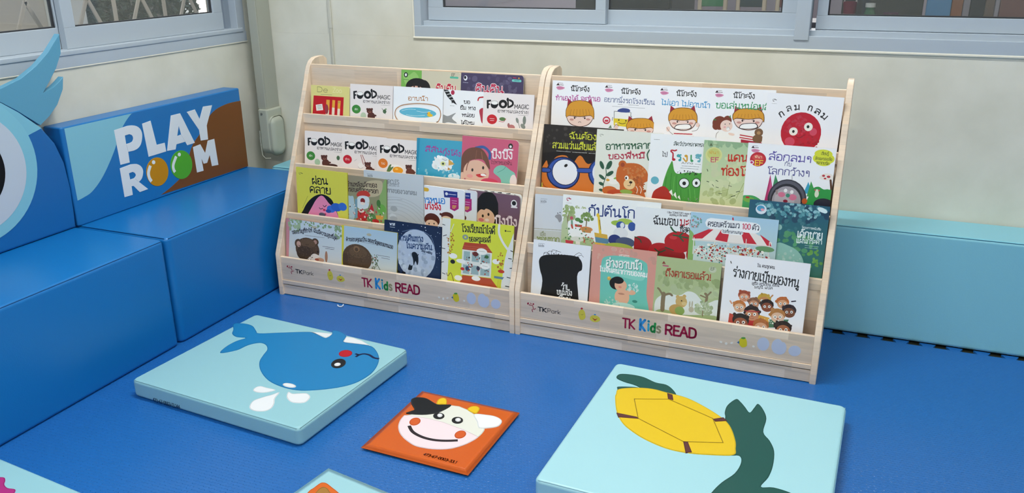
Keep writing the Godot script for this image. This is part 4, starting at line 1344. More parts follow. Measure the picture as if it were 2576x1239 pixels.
# ------------------------------------------------------------------ helpers
class MB:
	var v := PackedVector3Array()
	var n := PackedVector3Array()
	var u := PackedVector2Array()
	func tri(a: Vector3, b: Vector3, c: Vector3, na: Vector3, nb: Vector3, nc: Vector3, ua := Vector2.ZERO, ub := Vector2.ZERO, uc := Vector2.ZERO) -> void:
		var cr := (b - a).cross(c - a)
		if cr.length_squared() < 1e-18:
			return
		if cr.dot(na + nb + nc) > 0.0:
			v.append_array([a, c, b]); n.append_array([na, nc, nb]); u.append_array([ua, uc, ub])
		else:
			v.append_array([a, b, c]); n.append_array([na, nb, nc]); u.append_array([ua, ub, uc])
	func quad(a: Vector3, b: Vector3, c: Vector3, d: Vector3, nn: Vector3, uv := []) -> void:
		var w: Array = uv if uv.size() == 4 else [Vector2(0, 0), Vector2(1, 0), Vector2(1, 1), Vector2(0, 1)]
		tri(a, b, c, nn, nn, nn, w[0], w[1], w[2])
		tri(a, c, d, nn, nn, nn, w[0], w[2], w[3])
	func add_to(m: ArrayMesh, mat: Material) -> void:
		if v.is_empty():
			return
		var arr := []
		arr.resize(Mesh.ARRAY_MAX)
		arr[Mesh.ARRAY_VERTEX] = v
		arr[Mesh.ARRAY_NORMAL] = n
		arr[Mesh.ARRAY_TEX_UV] = u
		m.add_surface_from_arrays(Mesh.PRIMITIVE_TRIANGLES, arr)
		m.surface_set_material(m.get_surface_count() - 1, mat)
	func mesh(mat: Material) -> ArrayMesh:
		var m := ArrayMesh.new()
		add_to(m, mat)
		return m


func numbered(parent: Node, called: String) -> String:
	var key := str(parent.get_instance_id()) + called
	var k: int = used.get(key, 0)
	used[key] = k + 1
	return called if k == 0 else "%s_%03d" % [called, k]


func thing(called: String, label: String, category: String, at := Vector3.ZERO, group := "") -> Node3D:
	var o := Node3D.new()
	o.name = numbered(self, called)
	add_child(o, true)
	o.position = at
	tag(o, label, category, group)
	return o


func tag(o: Node, label: String, category: String, group := "", kind := "") -> void:
	if label: o.set_meta("label", label)
	if category: o.set_meta("category", category)
	if group: o.set_meta("group", group)
	if kind: o.set_meta("kind", kind)


func part(called: String, m: Mesh, parent: Node, xf := Transform3D()) -> MeshInstance3D:
	var o := MeshInstance3D.new()
	o.name = numbered(parent, called)
	o.mesh = m
	o.transform = xf
	parent.add_child(o, true)
	return o


func struct(called: String, m: Mesh) -> MeshInstance3D:
	var o := part(called, m, self)
	o.set_meta("kind", "structure")
	return o


func hexc(s: String) -> Color:
	return Color.html("#" + s)


func mat(s: String, rough := 0.5, metallic := 0.0) -> StandardMaterial3D:
	var key := "%s %.2f %.2f" % [s, rough, metallic]
	if not mats.has(key):
		var m := StandardMaterial3D.new()
		m.albedo_color = hexc(s)
		m.roughness = rough
		m.metallic = metallic
		m.metallic_specular = 0.36
		m.resource_name = key
		mats[key] = m
	return mats[key]


# profile of an extrusion of thickness t with both edges rounded by b: [inset, height, normal height]
func prof(t: float, b: float, k := 2, bottom := true) -> Array:
	var r := []
	if b <= 0.0:
		return [[0.0, 0.0, 0.0], [0.0, t, 0.0]]
	if bottom:
		for j in k + 1:
			var a := -PI / 2 + PI / 2 * j / k
			r.append([b * (1.0 - cos(a)), b + b * sin(a), sin(a)])
	else:
		r.append([0.0, 0.0, 0.0])
	for j in k + 1:
		var a := PI / 2 * j / k
		r.append([b * (1.0 - cos(a)), t - b + b * sin(a), sin(a)])
	return r


# extrudes a 2D outline along z of xf through the rings of a profile
func extrude(mb: MB, pts_in: PackedVector2Array, rings: Array, xf := Transform3D(), caps := 3, sharp := 0.75, swap := false) -> void:
	var pts := PackedVector2Array()
	for p in pts_in:
		if pts.is_empty() or pts[-1].distance_to(p) > 1e-5:
			pts.append(p)
	if pts.size() > 2 and pts[0].distance_to(pts[-1]) < 1e-5:
		pts.remove_at(pts.size() - 1)
	var area := 0.0
	var c := pts.size()
	for i in c:
		area += pts[i].cross(pts[(i + 1) % c])
	if area < 0.0:
		pts.reverse()
	var en := []
	for i in c:
		var d := (pts[(i + 1) % c] - pts[i]).normalized()
		en.append(Vector2(d.y, -d.x))
	var miter := []
	var avg := []
	var smooth := []
	for i in c:
		var a: Vector2 = en[(i + c - 1) % c]
		var b: Vector2 = en[i]
		var dp := a.dot(b)
		miter.append((a + b) / maxf(0.35, 1.0 + dp))
		var la := pts[(i + c - 1) % c].distance_to(pts[i])
		var lb := pts[i].distance_to(pts[(i + 1) % c])
		avg.append((a * la + b * lb).normalized() if dp > -0.99 else b)
		smooth.append(dp > sharp)
	var bs := xf.basis
	var run := [0.0]
	for i in c:
		run.append(run[i] + pts[i].distance_to(pts[(i + 1) % c]))
	for r in rings.size() - 1:
		var ra: Array = rings[r]
		var rb: Array = rings[r + 1]
		var sa := sqrt(maxf(0.0, 1.0 - ra[2] * ra[2]))
		var sb := sqrt(maxf(0.0, 1.0 - rb[2] * rb[2]))
		for i in c:
			var j := (i + 1) % c
			var ni: Vector2 = avg[i] if smooth[i] else en[i]
			var nj: Vector2 = avg[j] if smooth[j] else en[i]
			var p := [pts[i] - miter[i] * ra[0], pts[j] - miter[j] * ra[0], pts[j] - miter[j] * rb[0], pts[i] - miter[i] * rb[0]]
			var z := [ra[1], ra[1], rb[1], rb[1]]
			var nn := [ni, nj, nj, ni]
			var sc := [sa, sa, sb, sb]
			var nz := [ra[2], ra[2], rb[2], rb[2]]
			var P := []
			var N := []
			for q in 4:
				P.append(xf * Vector3(p[q].x, p[q].y, z[q]))
				N.append((bs * Vector3(nn[q].x * sc[q], nn[q].y * sc[q], nz[q])).normalized())
			var U := [Vector2(run[i], ra[1]), Vector2(run[i + 1], ra[1]), Vector2(run[i + 1], rb[1]), Vector2(run[i], rb[1])]
			if swap:
				for q in 4: U[q] = Vector2(U[q].y, U[q].x)
			mb.tri(P[0], P[1], P[2], N[0], N[1], N[2], U[0], U[1], U[2])
			mb.tri(P[0], P[2], P[3], N[0], N[2], N[3], U[0], U[2], U[3])
	for side in 2:
		if not caps & (1 << side):
			continue
		var rg: Array = rings[0] if side == 0 else rings[-1]
		var poly := PackedVector2Array()
		for i in c:
			poly.append(pts[i] - miter[i] * rg[0])
		var idx := Geometry2D.triangulate_polygon(poly)
		if idx.is_empty():
			var clean := Geometry2D.intersect_polygons(poly, PackedVector2Array([Vector2(-50, -50), Vector2(50, -50), Vector2(50, 50), Vector2(-50, 50)]))
			if clean.size():
				var best: PackedVector2Array = clean[0]
				for q in clean:
					if q.size() > best.size(): best = q
				poly = best
				idx = Geometry2D.triangulate_polygon(poly)
			if idx.is_empty(): print("no face for an outline of ", poly.size())
		var nn3: Vector3 = (bs * Vector3(0, 0, -1 if side == 0 else 1)).normalized()
		for k in range(0, idx.size() - 2, 3):
			var q := [poly[idx[k]], poly[idx[k + 1]], poly[idx[k + 2]]]
			var P := []
			var U := []
			for e in q:
				P.append(xf * Vector3(e.x, e.y, rg[1]))
				U.append(Vector2(e.y, e.x) if swap else Vector2(e.x, e.y))
			mb.tri(P[0], P[1], P[2], nn3, nn3, nn3, U[0], U[1], U[2])


func rrect(w: float, h: float, r: float, k := 4) -> PackedVector2Array:
	return rrect4(0, 0, w, h, [r, r, r, r], k)


# corner radii: bottom left, bottom right, top right, top left
func rrect4(x: float, y: float, w: float, h: float, r: Array, k := 4) -> PackedVector2Array:
	var o := PackedVector2Array()
	var cs := [Vector2(x, y), Vector2(x + w, y), Vector2(x + w, y + h), Vector2(x, y + h)]
	var inn := [Vector2(1, 1), Vector2(-1, 1), Vector2(-1, -1), Vector2(1, -1)]
	for i in 4:
		if r[i] <= 0.0:
			o.append(cs[i])
			continue
		var m: Vector2 = cs[i] + inn[i] * r[i]
		for j in k + 1:
			var a := PI + PI / 2 * i + PI / 2 * j / k
			o.append(m + Vector2(cos(a), sin(a)) * r[i])
	return o


# box with slightly rounded long edges; the length for the grain runs along x unless along says y or z
func bx(mb: MB, a: Vector3, b: Vector3, bev := 0.0015, along := "x") -> void:
	var s := b - a
	var xf := Transform3D()
	var w: float
	var h: float
	var l: float
	if along == "x":      # outline in (y, z), extruded along x
		xf = Transform3D(Basis(Vector3(0, 1, 0), Vector3(0, 0, 1), Vector3(1, 0, 0)), a)
		w = s.y; h = s.z; l = s.x
	elif along == "y":
		xf = Transform3D(Basis(Vector3(0, 0, 1), Vector3(1, 0, 0), Vector3(0, 1, 0)), a)
		w = s.z; h = s.x; l = s.y
	else:
		xf = Transform3D(Basis(Vector3(1, 0, 0), Vector3(0, 1, 0), Vector3(0, 0, 1)), a)
		w = s.x; h = s.y; l = s.z
	extrude(mb, rrect(w, h, minf(bev, minf(w, h) * 0.45), 2), [[0.0, 0.0, 0.0], [0.0, l, 0.0]], xf, 3, 0.6, true)


func box_mesh(a: Vector3, b: Vector3, m: Material, bev := 0.0015, along := "x") -> ArrayMesh:
	var mb := MB.new()
	bx(mb, a, b, bev, along)
	return mb.mesh(m)


func tube(mb: MB, path: Array, r: float, sides := 8, ends := true) -> void:
	var rings := []
	for i in path.size():
		var d: Vector3 = (path[mini(i + 1, path.size() - 1)] - path[maxi(i - 1, 0)]).normalized()
		var s := d.cross(Vector3.UP if absf(d.y) < 0.9 else Vector3.RIGHT).normalized()
		var t := s.cross(d)
		var ring := []
		for k in sides:
			var a := TAU * k / sides
			ring.append(s * cos(a) + t * sin(a))
		rings.append(ring)
	for i in path.size() - 1:
		for k in sides:
			var k2 := (k + 1) % sides
			var na: Vector3 = rings[i][k]
			var nb: Vector3 = rings[i][k2]
			var nc: Vector3 = rings[i + 1][k2]
			var nd: Vector3 = rings[i + 1][k]
			mb.tri(path[i] + na * r, path[i] + nb * r, path[i + 1] + nc * r, na, nb, nc)
			mb.tri(path[i] + na * r, path[i + 1] + nc * r, path[i + 1] + nd * r, na, nc, nd)
	if ends:
		for e in 2:
			var i := 0 if e == 0 else path.size() - 1
			var d: Vector3 = (path[0] - path[1]).normalized() if e == 0 else (path[-1] - path[-2]).normalized()
			for k in range(1, sides - 1):
				mb.tri(path[i] + rings[i][0] * r, path[i] + rings[i][k] * r, path[i] + rings[i][k + 1] * r, d, d, d)


func smooth_line(p: PackedVector2Array, closed: bool, sub := 3) -> PackedVector2Array:
	var c := p.size()
	if c < 3:
		return p
	var o := PackedVector2Array()
	for i in (c if closed else c - 1):
		var a := p[(i + c - 1) % c] if closed or i > 0 else p[0]
		var b := p[i]
		var d := p[(i + 1) % c]
		var e := p[(i + 2) % c] if closed or i < c - 2 else p[c - 1]
		for s in sub:
			o.append(b.cubic_interpolate(d, a, e, float(s) / sub))
	if not closed:
		o.append(p[c - 1])
	return o


func floats(s: String) -> PackedFloat32Array:
	return PackedFloat32Array(Array(s.strip_edges().split_floats(" ", false)))


func points(f: PackedFloat32Array, from := 0) -> PackedVector2Array:
	var o := PackedVector2Array()
	for i in range(from, f.size() - 1, 2):
		o.append(Vector2(f[i], f[i + 1]))
	return o


# ------------------------------------------------------------------ a hand of letters drawn with a pen (Thai and Latin)
func parse_glyphs() -> void:
	for ln in GLYPHS.split("\n", false):
		var ch := ln.substr(0, 1)
		var bits := ln.substr(2).split("|")
		var lines := []
		for i in range(1, bits.size()):
			var s: String = bits[i]
			if s.begins_with("o "):
				var f := floats(s.substr(2))
				var ring := PackedVector2Array()
				for k in 9:
					ring.append(Vector2(f[0] + f[2] * cos(TAU * k / 8), f[1] + f[2] * sin(TAU * k / 8)))
				lines.append(ring)
			elif s.begins_with("!"):
				lines.append(points(floats(s.substr(1))))
			else:
				lines.append(smooth_line(points(floats(s)), false, 3))
		glyphs[ch] = [float(bits[0]), lines]


# [advance, lines] of a text in letter units: a capital is 10 high
func write(text: String) -> Array:
	var x := 0.0
	var lines := []
	var above := false
	for i in text.length():
		var ch := text.substr(i, 1)
		if ch == " ":
			x += 4.0
			continue
		if not glyphs.has(ch):
			continue
		var g: Array = glyphs[ch]
		var dy := 0.0
		if ch in ["่", "้", "๋", "์"] and not above:
			dy = -2.6
		if ch in ["ั", "ิ", "ี", "ึ", "ื", "็"]:
			above = true
		elif g[0] > 0.0:
			above = false
		for l in g[1]:
			var o := PackedVector2Array()
			for p in l:
				o.append(Vector2(p.x + x, p.y + dy))
			lines.append(o)
		x += g[0]
	return [maxf(x, 1.0), lines]


func placed_text(text: String, p0: Vector2, p1: Vector2, h: float, down: bool) -> Array:
	var w := write(text)
	var e := (p1 - p0).normalized()
	var up := Vector2(e.y, -e.x) if down else Vector2(-e.y, e.x)
	var sx: float = p0.distance_to(p1) / w[0]
	var o := []
	for l in w[1]:
		var q := PackedVector2Array()
		for p in l:
			q.append(p0 + e * (p.x * sx) + up * (p.y * h / 10.0))
		o.append(q)
	return o


# ------------------------------------------------------------------ printing a cover into an image
class Press:
	var im: Image
	var w: int
	var h: int
	func _init(ww: int, hh: int) -> void:
		w = ww
		h = hh
		im = Image.create(w, h, true, Image.FORMAT_RGB8)
	func ground(a: Color, b: Color) -> void:
		for y in h:
			im.fill_rect(Rect2i(0, y, w, 1), a.lerp(b, float(y) / h))
	func poly(p: PackedVector2Array, c: Color) -> void:
		var lo := INF
		var hi := -INF
		for q in p:
			lo = minf(lo, q.y)
			hi = maxf(hi, q.y)
		var cnt := p.size()
		for y in range(maxi(0, ceili(lo - 0.5)), mini(h - 1, floori(hi - 0.5)) + 1):
			var yc := y + 0.5
			var xs := PackedFloat32Array()
			var a := p[cnt - 1]
			for b in p:
				if (a.y <= yc) != (b.y <= yc):
					xs.append(a.x + (b.x - a.x) * (yc - a.y) / (b.y - a.y))
				a = b
			if xs.size() > 2:
				xs.sort()
			elif xs.size() == 2 and xs[0] > xs[1]:
				xs = PackedFloat32Array([xs[1], xs[0]])
			for k in range(0, xs.size() - 1, 2):
				var x0 := maxi(0, ceili(xs[k] - 0.5))
				var x1 := mini(w - 1, floori(xs[k + 1] - 0.5))
				if x1 >= x0:
					im.fill_rect(Rect2i(x0, y, x1 - x0 + 1, 1), c)
	func line(p: PackedVector2Array, width: float, c: Color) -> void:
		var r := maxf(width * 0.5, 0.6)
		for i in p.size() - 1:
			var d := (p[i + 1] - p[i]).normalized()
			if d == Vector2.ZERO:
				d = Vector2.RIGHT
			var s := Vector2(-d.y, d.x) * r
			var e := d * r
			var a := p[i]
			var b := p[i + 1]
			poly(PackedVector2Array([a + s, a + s * 0.7 - e * 0.7, a - e, a - s * 0.7 - e * 0.7, a - s, b - s, b - s * 0.7 + e * 0.7, b + e, b + s * 0.7 + e * 0.7, b + s]), c)
	func oval(x: float, y: float, rx: float, ry: float, deg: float, c: Color) -> void:
		var p := PackedVector2Array()
		var n := 10 if rx < 8 else 26
		for k in n:
			p.append(Vector2(x, y) + Vector2(rx * cos(TAU * k / n), ry * sin(TAU * k / n)).rotated(deg_to_rad(deg)))
		poly(p, c)


func print_art(pr: Press, lines: PackedStringArray) -> void:
	for ln in lines:
		var t := ln.split(" ", false)
		if t.is_empty():
			continue
		if t[0] == "u":
			print_art(pr, BOOK_SHARED[t[1]].split("\n"))
			continue
		var c := hexc(t[1])
		match t[0]:
			"bg":
				pr.ground(c, hexc(t[2]) if t.size() > 2 else c)
			"p":
				pr.poly(smooth_line(points(floats(ln.substr(9))), true, 5), c)
			"q":
				pr.poly(points(floats(ln.substr(9))), c)
			"l", "k":
				var f := floats(ln.substr(9))
				var q := points(f, 1)
				pr.line(smooth_line(q, false, 5) if t[0] == "l" else q, f[0], c)
			"e":
				var f := floats(ln.substr(9))
				pr.oval(f[0], f[1], f[2], f[3], f[4] if f.size() > 4 else 0.0, c)
			"d":
				var f := floats(ln.substr(9))
				var rng := RandomNumberGenerator.new()
				rng.seed = int(f[1]) * 77 + 5
				for k in int(f[0]):
					var a := rng.randf() * TAU
					var r := sqrt(rng.randf())
					var s := rng.randf_range(f[6], f[7])
					pr.oval(f[2] + f[4] * r * cos(a), f[3] + f[5] * r * sin(a), s, s * rng.randf_range(0.5, 1.0), rng.randf() * 180.0, c.lightened(rng.randf_range(0.0, 0.1)).darkened(rng.randf_range(0.0, 0.1)))
			"t":
				var f := []
				for k in range(2, 8):
					f.append(float(t[k]))
				for l in placed_text(" ".join(t.slice(8)), Vector2(f[2], f[3]), Vector2(f[4], f[5]), f[1], true):
					pr.line(l, f[0], c)


# ------------------------------------------------------------------ thin sewn or printed pieces on a face
func ribbon(p: PackedVector2Array, w: float) -> PackedVector2Array:
	var a := PackedVector2Array()
	var b := PackedVector2Array()
	for i in p.size():
		var d := (p[mini(i + 1, p.size() - 1)] - p[maxi(i - 1, 0)]).normalized()
		var s := Vector2(-d.y, d.x) * w * 0.5
		a.append(p[i] + s)
		b.append(p[i] - s)
	b.reverse()
	a.append_array(b)
	return a


func flat_line(mb: MB, p: PackedVector2Array, w: float, t: float, xf: Transform3D) -> void:
	var top := xf * Transform3D(Basis(), Vector3(0, 0, t))
	var nn := (xf.basis * Vector3(0, 0, 1)).normalized()
	for i in p.size() - 1:
		var d := (p[i + 1] - p[i]).normalized()
		var s := Vector2(-d.y, d.x) * w * 0.5
		var q := [p[i] + s, p[i] - s, p[i + 1] - s, p[i + 1] + s]
		mb.quad(top * Vector3(q[0].x, q[0].y, 0), top * Vector3(q[1].x, q[1].y, 0), top * Vector3(q[2].x, q[2].y, 0), top * Vector3(q[3].x, q[3].y, 0), nn)
	for c in p:
		for k in 8:
			var a0 := TAU * k / 8
			var a1 := TAU * (k + 1) / 8
			mb.tri(top * Vector3(c.x, c.y, 0), top * Vector3(c.x + w * 0.5 * cos(a0), c.y + w * 0.5 * sin(a0), 0), top * Vector3(c.x + w * 0.5 * cos(a1), c.y + w * 0.5 * sin(a1), 0), nn, nn, nn)


func patches(parent: Node3D, data: String, face: Transform3D, thick := 0.0007, rough := 0.45, stitched := false) -> void:
	for ln in data.split("\n", false):
		var b := ln.split("|")
		var f := floats(b[4]) if b[3] != "t" else PackedFloat32Array()
		var mb := MB.new()
		var lv := int(b[2]) + 1
		var t := thick * lv
		if b[3] in ["p", "q"]:
			var q := points(f)
			for i in q.size():
				q[i] *= 0.001
			var edge := smooth_line(q, true, 4) if b[3] == "p" else q
			extrude(mb, edge, prof(t, minf(0.0004, t * 0.5), 1, false), face, 2)
			if stitched:
				for ins in Geometry2D.offset_polygon(edge, -0.0016):
					var ring: PackedVector2Array = ins
					if ring.size() > 3:
						ring.append(ring[0])
						var sb := MB.new()
						flat_line(sb, ring, 0.0008, t + 0.0002, face)
						var dark := hexc(b[1]).get_luminance() < 0.12
						var am := mb.mesh(mat(b[1], rough))
						sb.add_to(am, mat((hexc(b[1]).lightened(0.22) if dark else hexc(b[1]).darkened(0.25)).to_html(false), 0.6))
						part(b[0], am, parent)
						mb = null
						break
				if mb == null:
					continue
		elif b[3] in ["l", "k"]:
			var q := points(f, 1)
			for i in q.size():
				q[i] *= 0.001
			if b[1] == "9a7d1c":
				flat_line(mb, q, f[0] * 0.001, t, face)
			else:
				extrude(mb, ribbon(smooth_line(q, false, 5) if b[3] == "l" else q, f[0] * 0.001), prof(t, minf(0.0004, t * 0.5), 1, false), face, 2)
		else:
			var w := b[4].split(" ", false)
			for l in placed_text(" ".join(w.slice(6)), Vector2(float(w[2]), float(w[3])) * 0.001, Vector2(float(w[4]), float(w[5])) * 0.001, float(w[1]) * 0.001, false):
				flat_line(mb, l, float(w[0]) * 0.001, t, face)
		part(b[0], mb.mesh(mat(b[1], rough)), parent)


# ------------------------------------------------------------------ materials
func setup_materials() -> void:
	# pale wood: long grain, boards joined from blocks of slightly different tone
	var rng := RandomNumberGenerator.new()
	rng.seed = 11
	var nz := FastNoiseLite.new()
	nz.seed = 4
	nz.frequency = 0.02
	nz.fractal_octaves = 4
	var W := 512
	var H := 256
	var im := Image.create(W, H, true, Image.FORMAT_RGB8)
	var rows := []
	for r in 4:
		var cuts := []
		var x := -rng.randi_range(0, 200)
		while x < W:
			var l := rng.randi_range(130, 300)
			cuts.append([x + l, rng.randf_range(-1.0, 1.0), rng.randf_range(-1, 1), rng.randi_range(0, 900)])
			x += l
		cuts[-1][0] = W
		rows.append(cuts)
	for y in H:
		var cuts: Array = rows[y / 64]
		var k := 0
		for x in W:
			while x >= cuts[k][0]:
				k += 1
			var g := nz.get_noise_2d(x * 0.10 + cuts[k][3], y * 1.6 + cuts[k][3])
			var fine := nz.get_noise_2d(x * 0.5 + 400.0, y * 7.0)
			var v: float = 1.0 + 0.06 * g + 0.03 * fine + 0.05 * cuts[k][1]
			var warm: float = 0.02 * cuts[k][2]
			im.set_pixel(x, y, Color(0.905 * v * (1.0 + warm), 0.82 * v, 0.73 * v * (1.0 - warm * 1.4)))
	im.generate_mipmaps()
	var wood := StandardMaterial3D.new()
	wood.albedo_texture = ImageTexture.create_from_image(im)
	wood.uv1_scale = Vector3(2.1, 4.2, 1)
	wood.roughness = 0.42
	mats["wood"] = wood
	# soft foam leather: a fine grain
	var gn := FastNoiseLite.new()
	gn.seed = 9
	gn.frequency = 0.09
	gn.noise_type = FastNoiseLite.TYPE_CELLULAR
	var gt := NoiseTexture2D.new()
	gt.noise = gn
	gt.width = 256
	gt.height = 256
	gt.seamless = true
	mats["grain"] = gt
	# embossed foam mat: short raised ticks, staggered, set crosswise in turn
	var S := 256
	var hm := Image.create(S, S, false, Image.FORMAT_L8)
	hm.fill(Color(0.35, 0.35, 0.35))
	for cy in 8:
		for cx in 8:
			var c := Vector2(cx * 32 + (16 if cy % 2 else 0), cy * 32 + 16)
			var rng2 := rng.randf_range(0.55, 1.0)
			var ang := deg_to_rad(24.0 if (cx + cy) % 2 else -24.0)
			for yy in range(-15, 16):
				for xx in range(-18, 19):
					var q := Vector2(xx, yy).rotated(ang)
					var dd := Vector2(maxf(0.0, absf(q.x) - 6.0), q.y * 1.3).length()
					var hgt := 0.35 + 0.65 * clampf(1.0 - dd / 5.5, 0.0, 1.0) * rng2
					var px := posmod(int(c.x) + xx, S)
					var py := posmod(int(c.y) + yy, S)
					if hgt > hm.get_pixel(px, py).r:
						hm.set_pixel(px, py, Color(hgt, hgt, hgt))
	var foam := StandardMaterial3D.new()
	foam.albedo_color = hexc("1f67b2")
	foam.roughness = 0.28
	foam.heightmap_enabled = true
	foam.heightmap_texture = ImageTexture.create_from_image(hm)
	foam.heightmap_scale = 0.14
	foam.uv1_triplanar = true
	foam.uv1_world_triplanar = true
	foam.uv1_scale = Vector3(15.5, 12.5, 12.5)
	mats["foam"] = foam
	# painted plaster
	var pn := FastNoiseLite.new()
	pn.seed = 21
	pn.frequency = 0.012
	pn.fractal_octaves = 5
	var pt := NoiseTexture2D.new()
	pt.noise = pn
	pt.width = 512
	pt.height = 512
	pt.seamless = true
	var ramp := Gradient.new()
	ramp.set_color(0, Color(0.94, 0.94, 0.925))
	ramp.set_color(1, Color(1.0, 1.0, 1.0))
	pt.color_ramp = ramp
	var plaster := StandardMaterial3D.new()
	plaster.albedo_color = hexc("e4e2d6")
	plaster.albedo_texture = pt
	plaster.roughness = 0.55
	plaster.uv1_triplanar = true
	plaster.uv1_world_triplanar = true
	plaster.uv1_scale = Vector3(0.8, 0.8, 0.8)
	mats["plaster"] = plaster
	var glass := StandardMaterial3D.new()
	glass.transparency = BaseMaterial3D.TRANSPARENCY_ALPHA
	glass.albedo_color = Color(0.9, 0.95, 0.95, 0.03)
	glass.roughness = 0.03
	mats["glass"] = glass


func vinyl(s: String, rough := 0.34) -> StandardMaterial3D:
	var key := "vinyl" + s + str(rough)
	if not mats.has(key):
		var m := StandardMaterial3D.new()
		m.albedo_color = hexc(s)
		m.roughness = rough
		m.heightmap_enabled = true
		m.heightmap_texture = mats["grain"]
		m.heightmap_scale = 0.012
		m.uv1_triplanar = true
		m.uv1_scale = Vector3(9, 9, 9)
		m.resource_name = key
		mats[key] = m
	return mats[key]


# ------------------------------------------------------------------ lights
func ceiling_light(at: Vector3, power: float, label: String) -> void:
	var t := thing("ceiling_light", label, "ceiling light", at, "twin tube ceiling lights")
	part("housing", box_mesh(Vector3(-0.62, 0.0, -0.075), Vector3(0.62, 0.06, 0.075), mat("eceeee", 0.4), 0.006), t)
	var em := StandardMaterial3D.new()
	em.albedo_color = Color(0.95, 0.97, 1.0)
	em.emission_enabled = true
	em.emission = Color(0.93, 0.97, 1.0)
	em.emission_energy_multiplier = 4.0
	for s in [-1, 1]:
		var mb := MB.new()
		tube(mb, [Vector3(-0.59, -0.02, 0.035 * s), Vector3(0.59, -0.02, 0.035 * s)], 0.013, 10)
		part("lamp_tube", mb.mesh(em), t)
		for e in [-1, 1]:
			part("tube_holder", box_mesh(Vector3(e * 0.6 - 0.012, -0.036, 0.035 * s - 0.014), Vector3(e * 0.6 + 0.012, 0.0, 0.035 * s + 0.014), mat("e8eaea", 0.4), 0.003), t)
	var l := AreaLight3D.new()
	l.name = "tube_glow"
	l.area_size = Vector2(1.18, 0.12)
	l.light_color = Color(0.985, 0.985, 0.96)
	l.light_energy = power
	l.area_range = 12.0
	l.shadow_enabled = true
	t.add_child(l)
	l.position = Vector3(0, -0.04, 0)
	l.rotation_degrees.x = -90


# ------------------------------------------------------------------ the room
const RX := 5.2
const RZ := 6.4
const RY := 2.8
# window openings: back wall x range, left wall z range, heights
const WB := [0.754, 3.55, 0.857, 2.05]
const WL := [0.035, 4.4, 0.823, 2.05]


func wall_mesh(boxes: Array, m: Material) -> ArrayMesh:
	var mb := MB.new()
	for b in boxes:
		bx(mb, b[0], b[1], 0.0005)
	return mb.mesh(m)


func room() -> void:
	var pl: Material = mats["plaster"]
	struct("floor", box_mesh(Vector3(-0.12, -0.2, -0.12), Vector3(RX + 0.12, -0.007, RZ + 0.12), mat("2c3024", 0.8), 0.001))
	struct("ceiling", box_mesh(Vector3(-0.12, RY, -0.12), Vector3(RX + 0.12, RY + 0.15, RZ + 0.12), mat("eeeeea", 0.7), 0.001))
	struct("wall_back", wall_mesh([
		[Vector3(0, -0.007, -0.12), Vector3(RX, WB[2], 0)], [Vector3(0, WB[3], -0.12), Vector3(RX, RY, 0)],
		[Vector3(0, WB[2], -0.12), Vector3(WB[0], WB[3], 0)], [Vector3(WB[1], WB[2], -0.12), Vector3(RX, WB[3], 0)]], pl))
	struct("wall_left", wall_mesh([
		[Vector3(-0.12, -0.007, -0.12), Vector3(0, WL[2], RZ)], [Vector3(-0.12, WL[3], -0.12), Vector3(0, RY, RZ)],
		[Vector3(-0.12, WL[2], -0.12), Vector3(0, WL[3], WL[0])], [Vector3(-0.12, WL[2], WL[1]), Vector3(0, WL[3], RZ)]], pl))
	struct("wall_right", wall_mesh([[Vector3(RX, -0.007, -0.12), Vector3(RX + 0.12, RY, RZ)]], pl))
	struct("wall_front", wall_mesh([
		[Vector3(0, -0.007, RZ), Vector3(0.7, RY, RZ + 0.12)], [Vector3(2.3, -0.007, RZ), Vector3(RX, RY, RZ + 0.12)],
		[Vector3(0.7, 2.1, RZ), Vector3(2.3, RY, RZ + 0.12)]], pl))


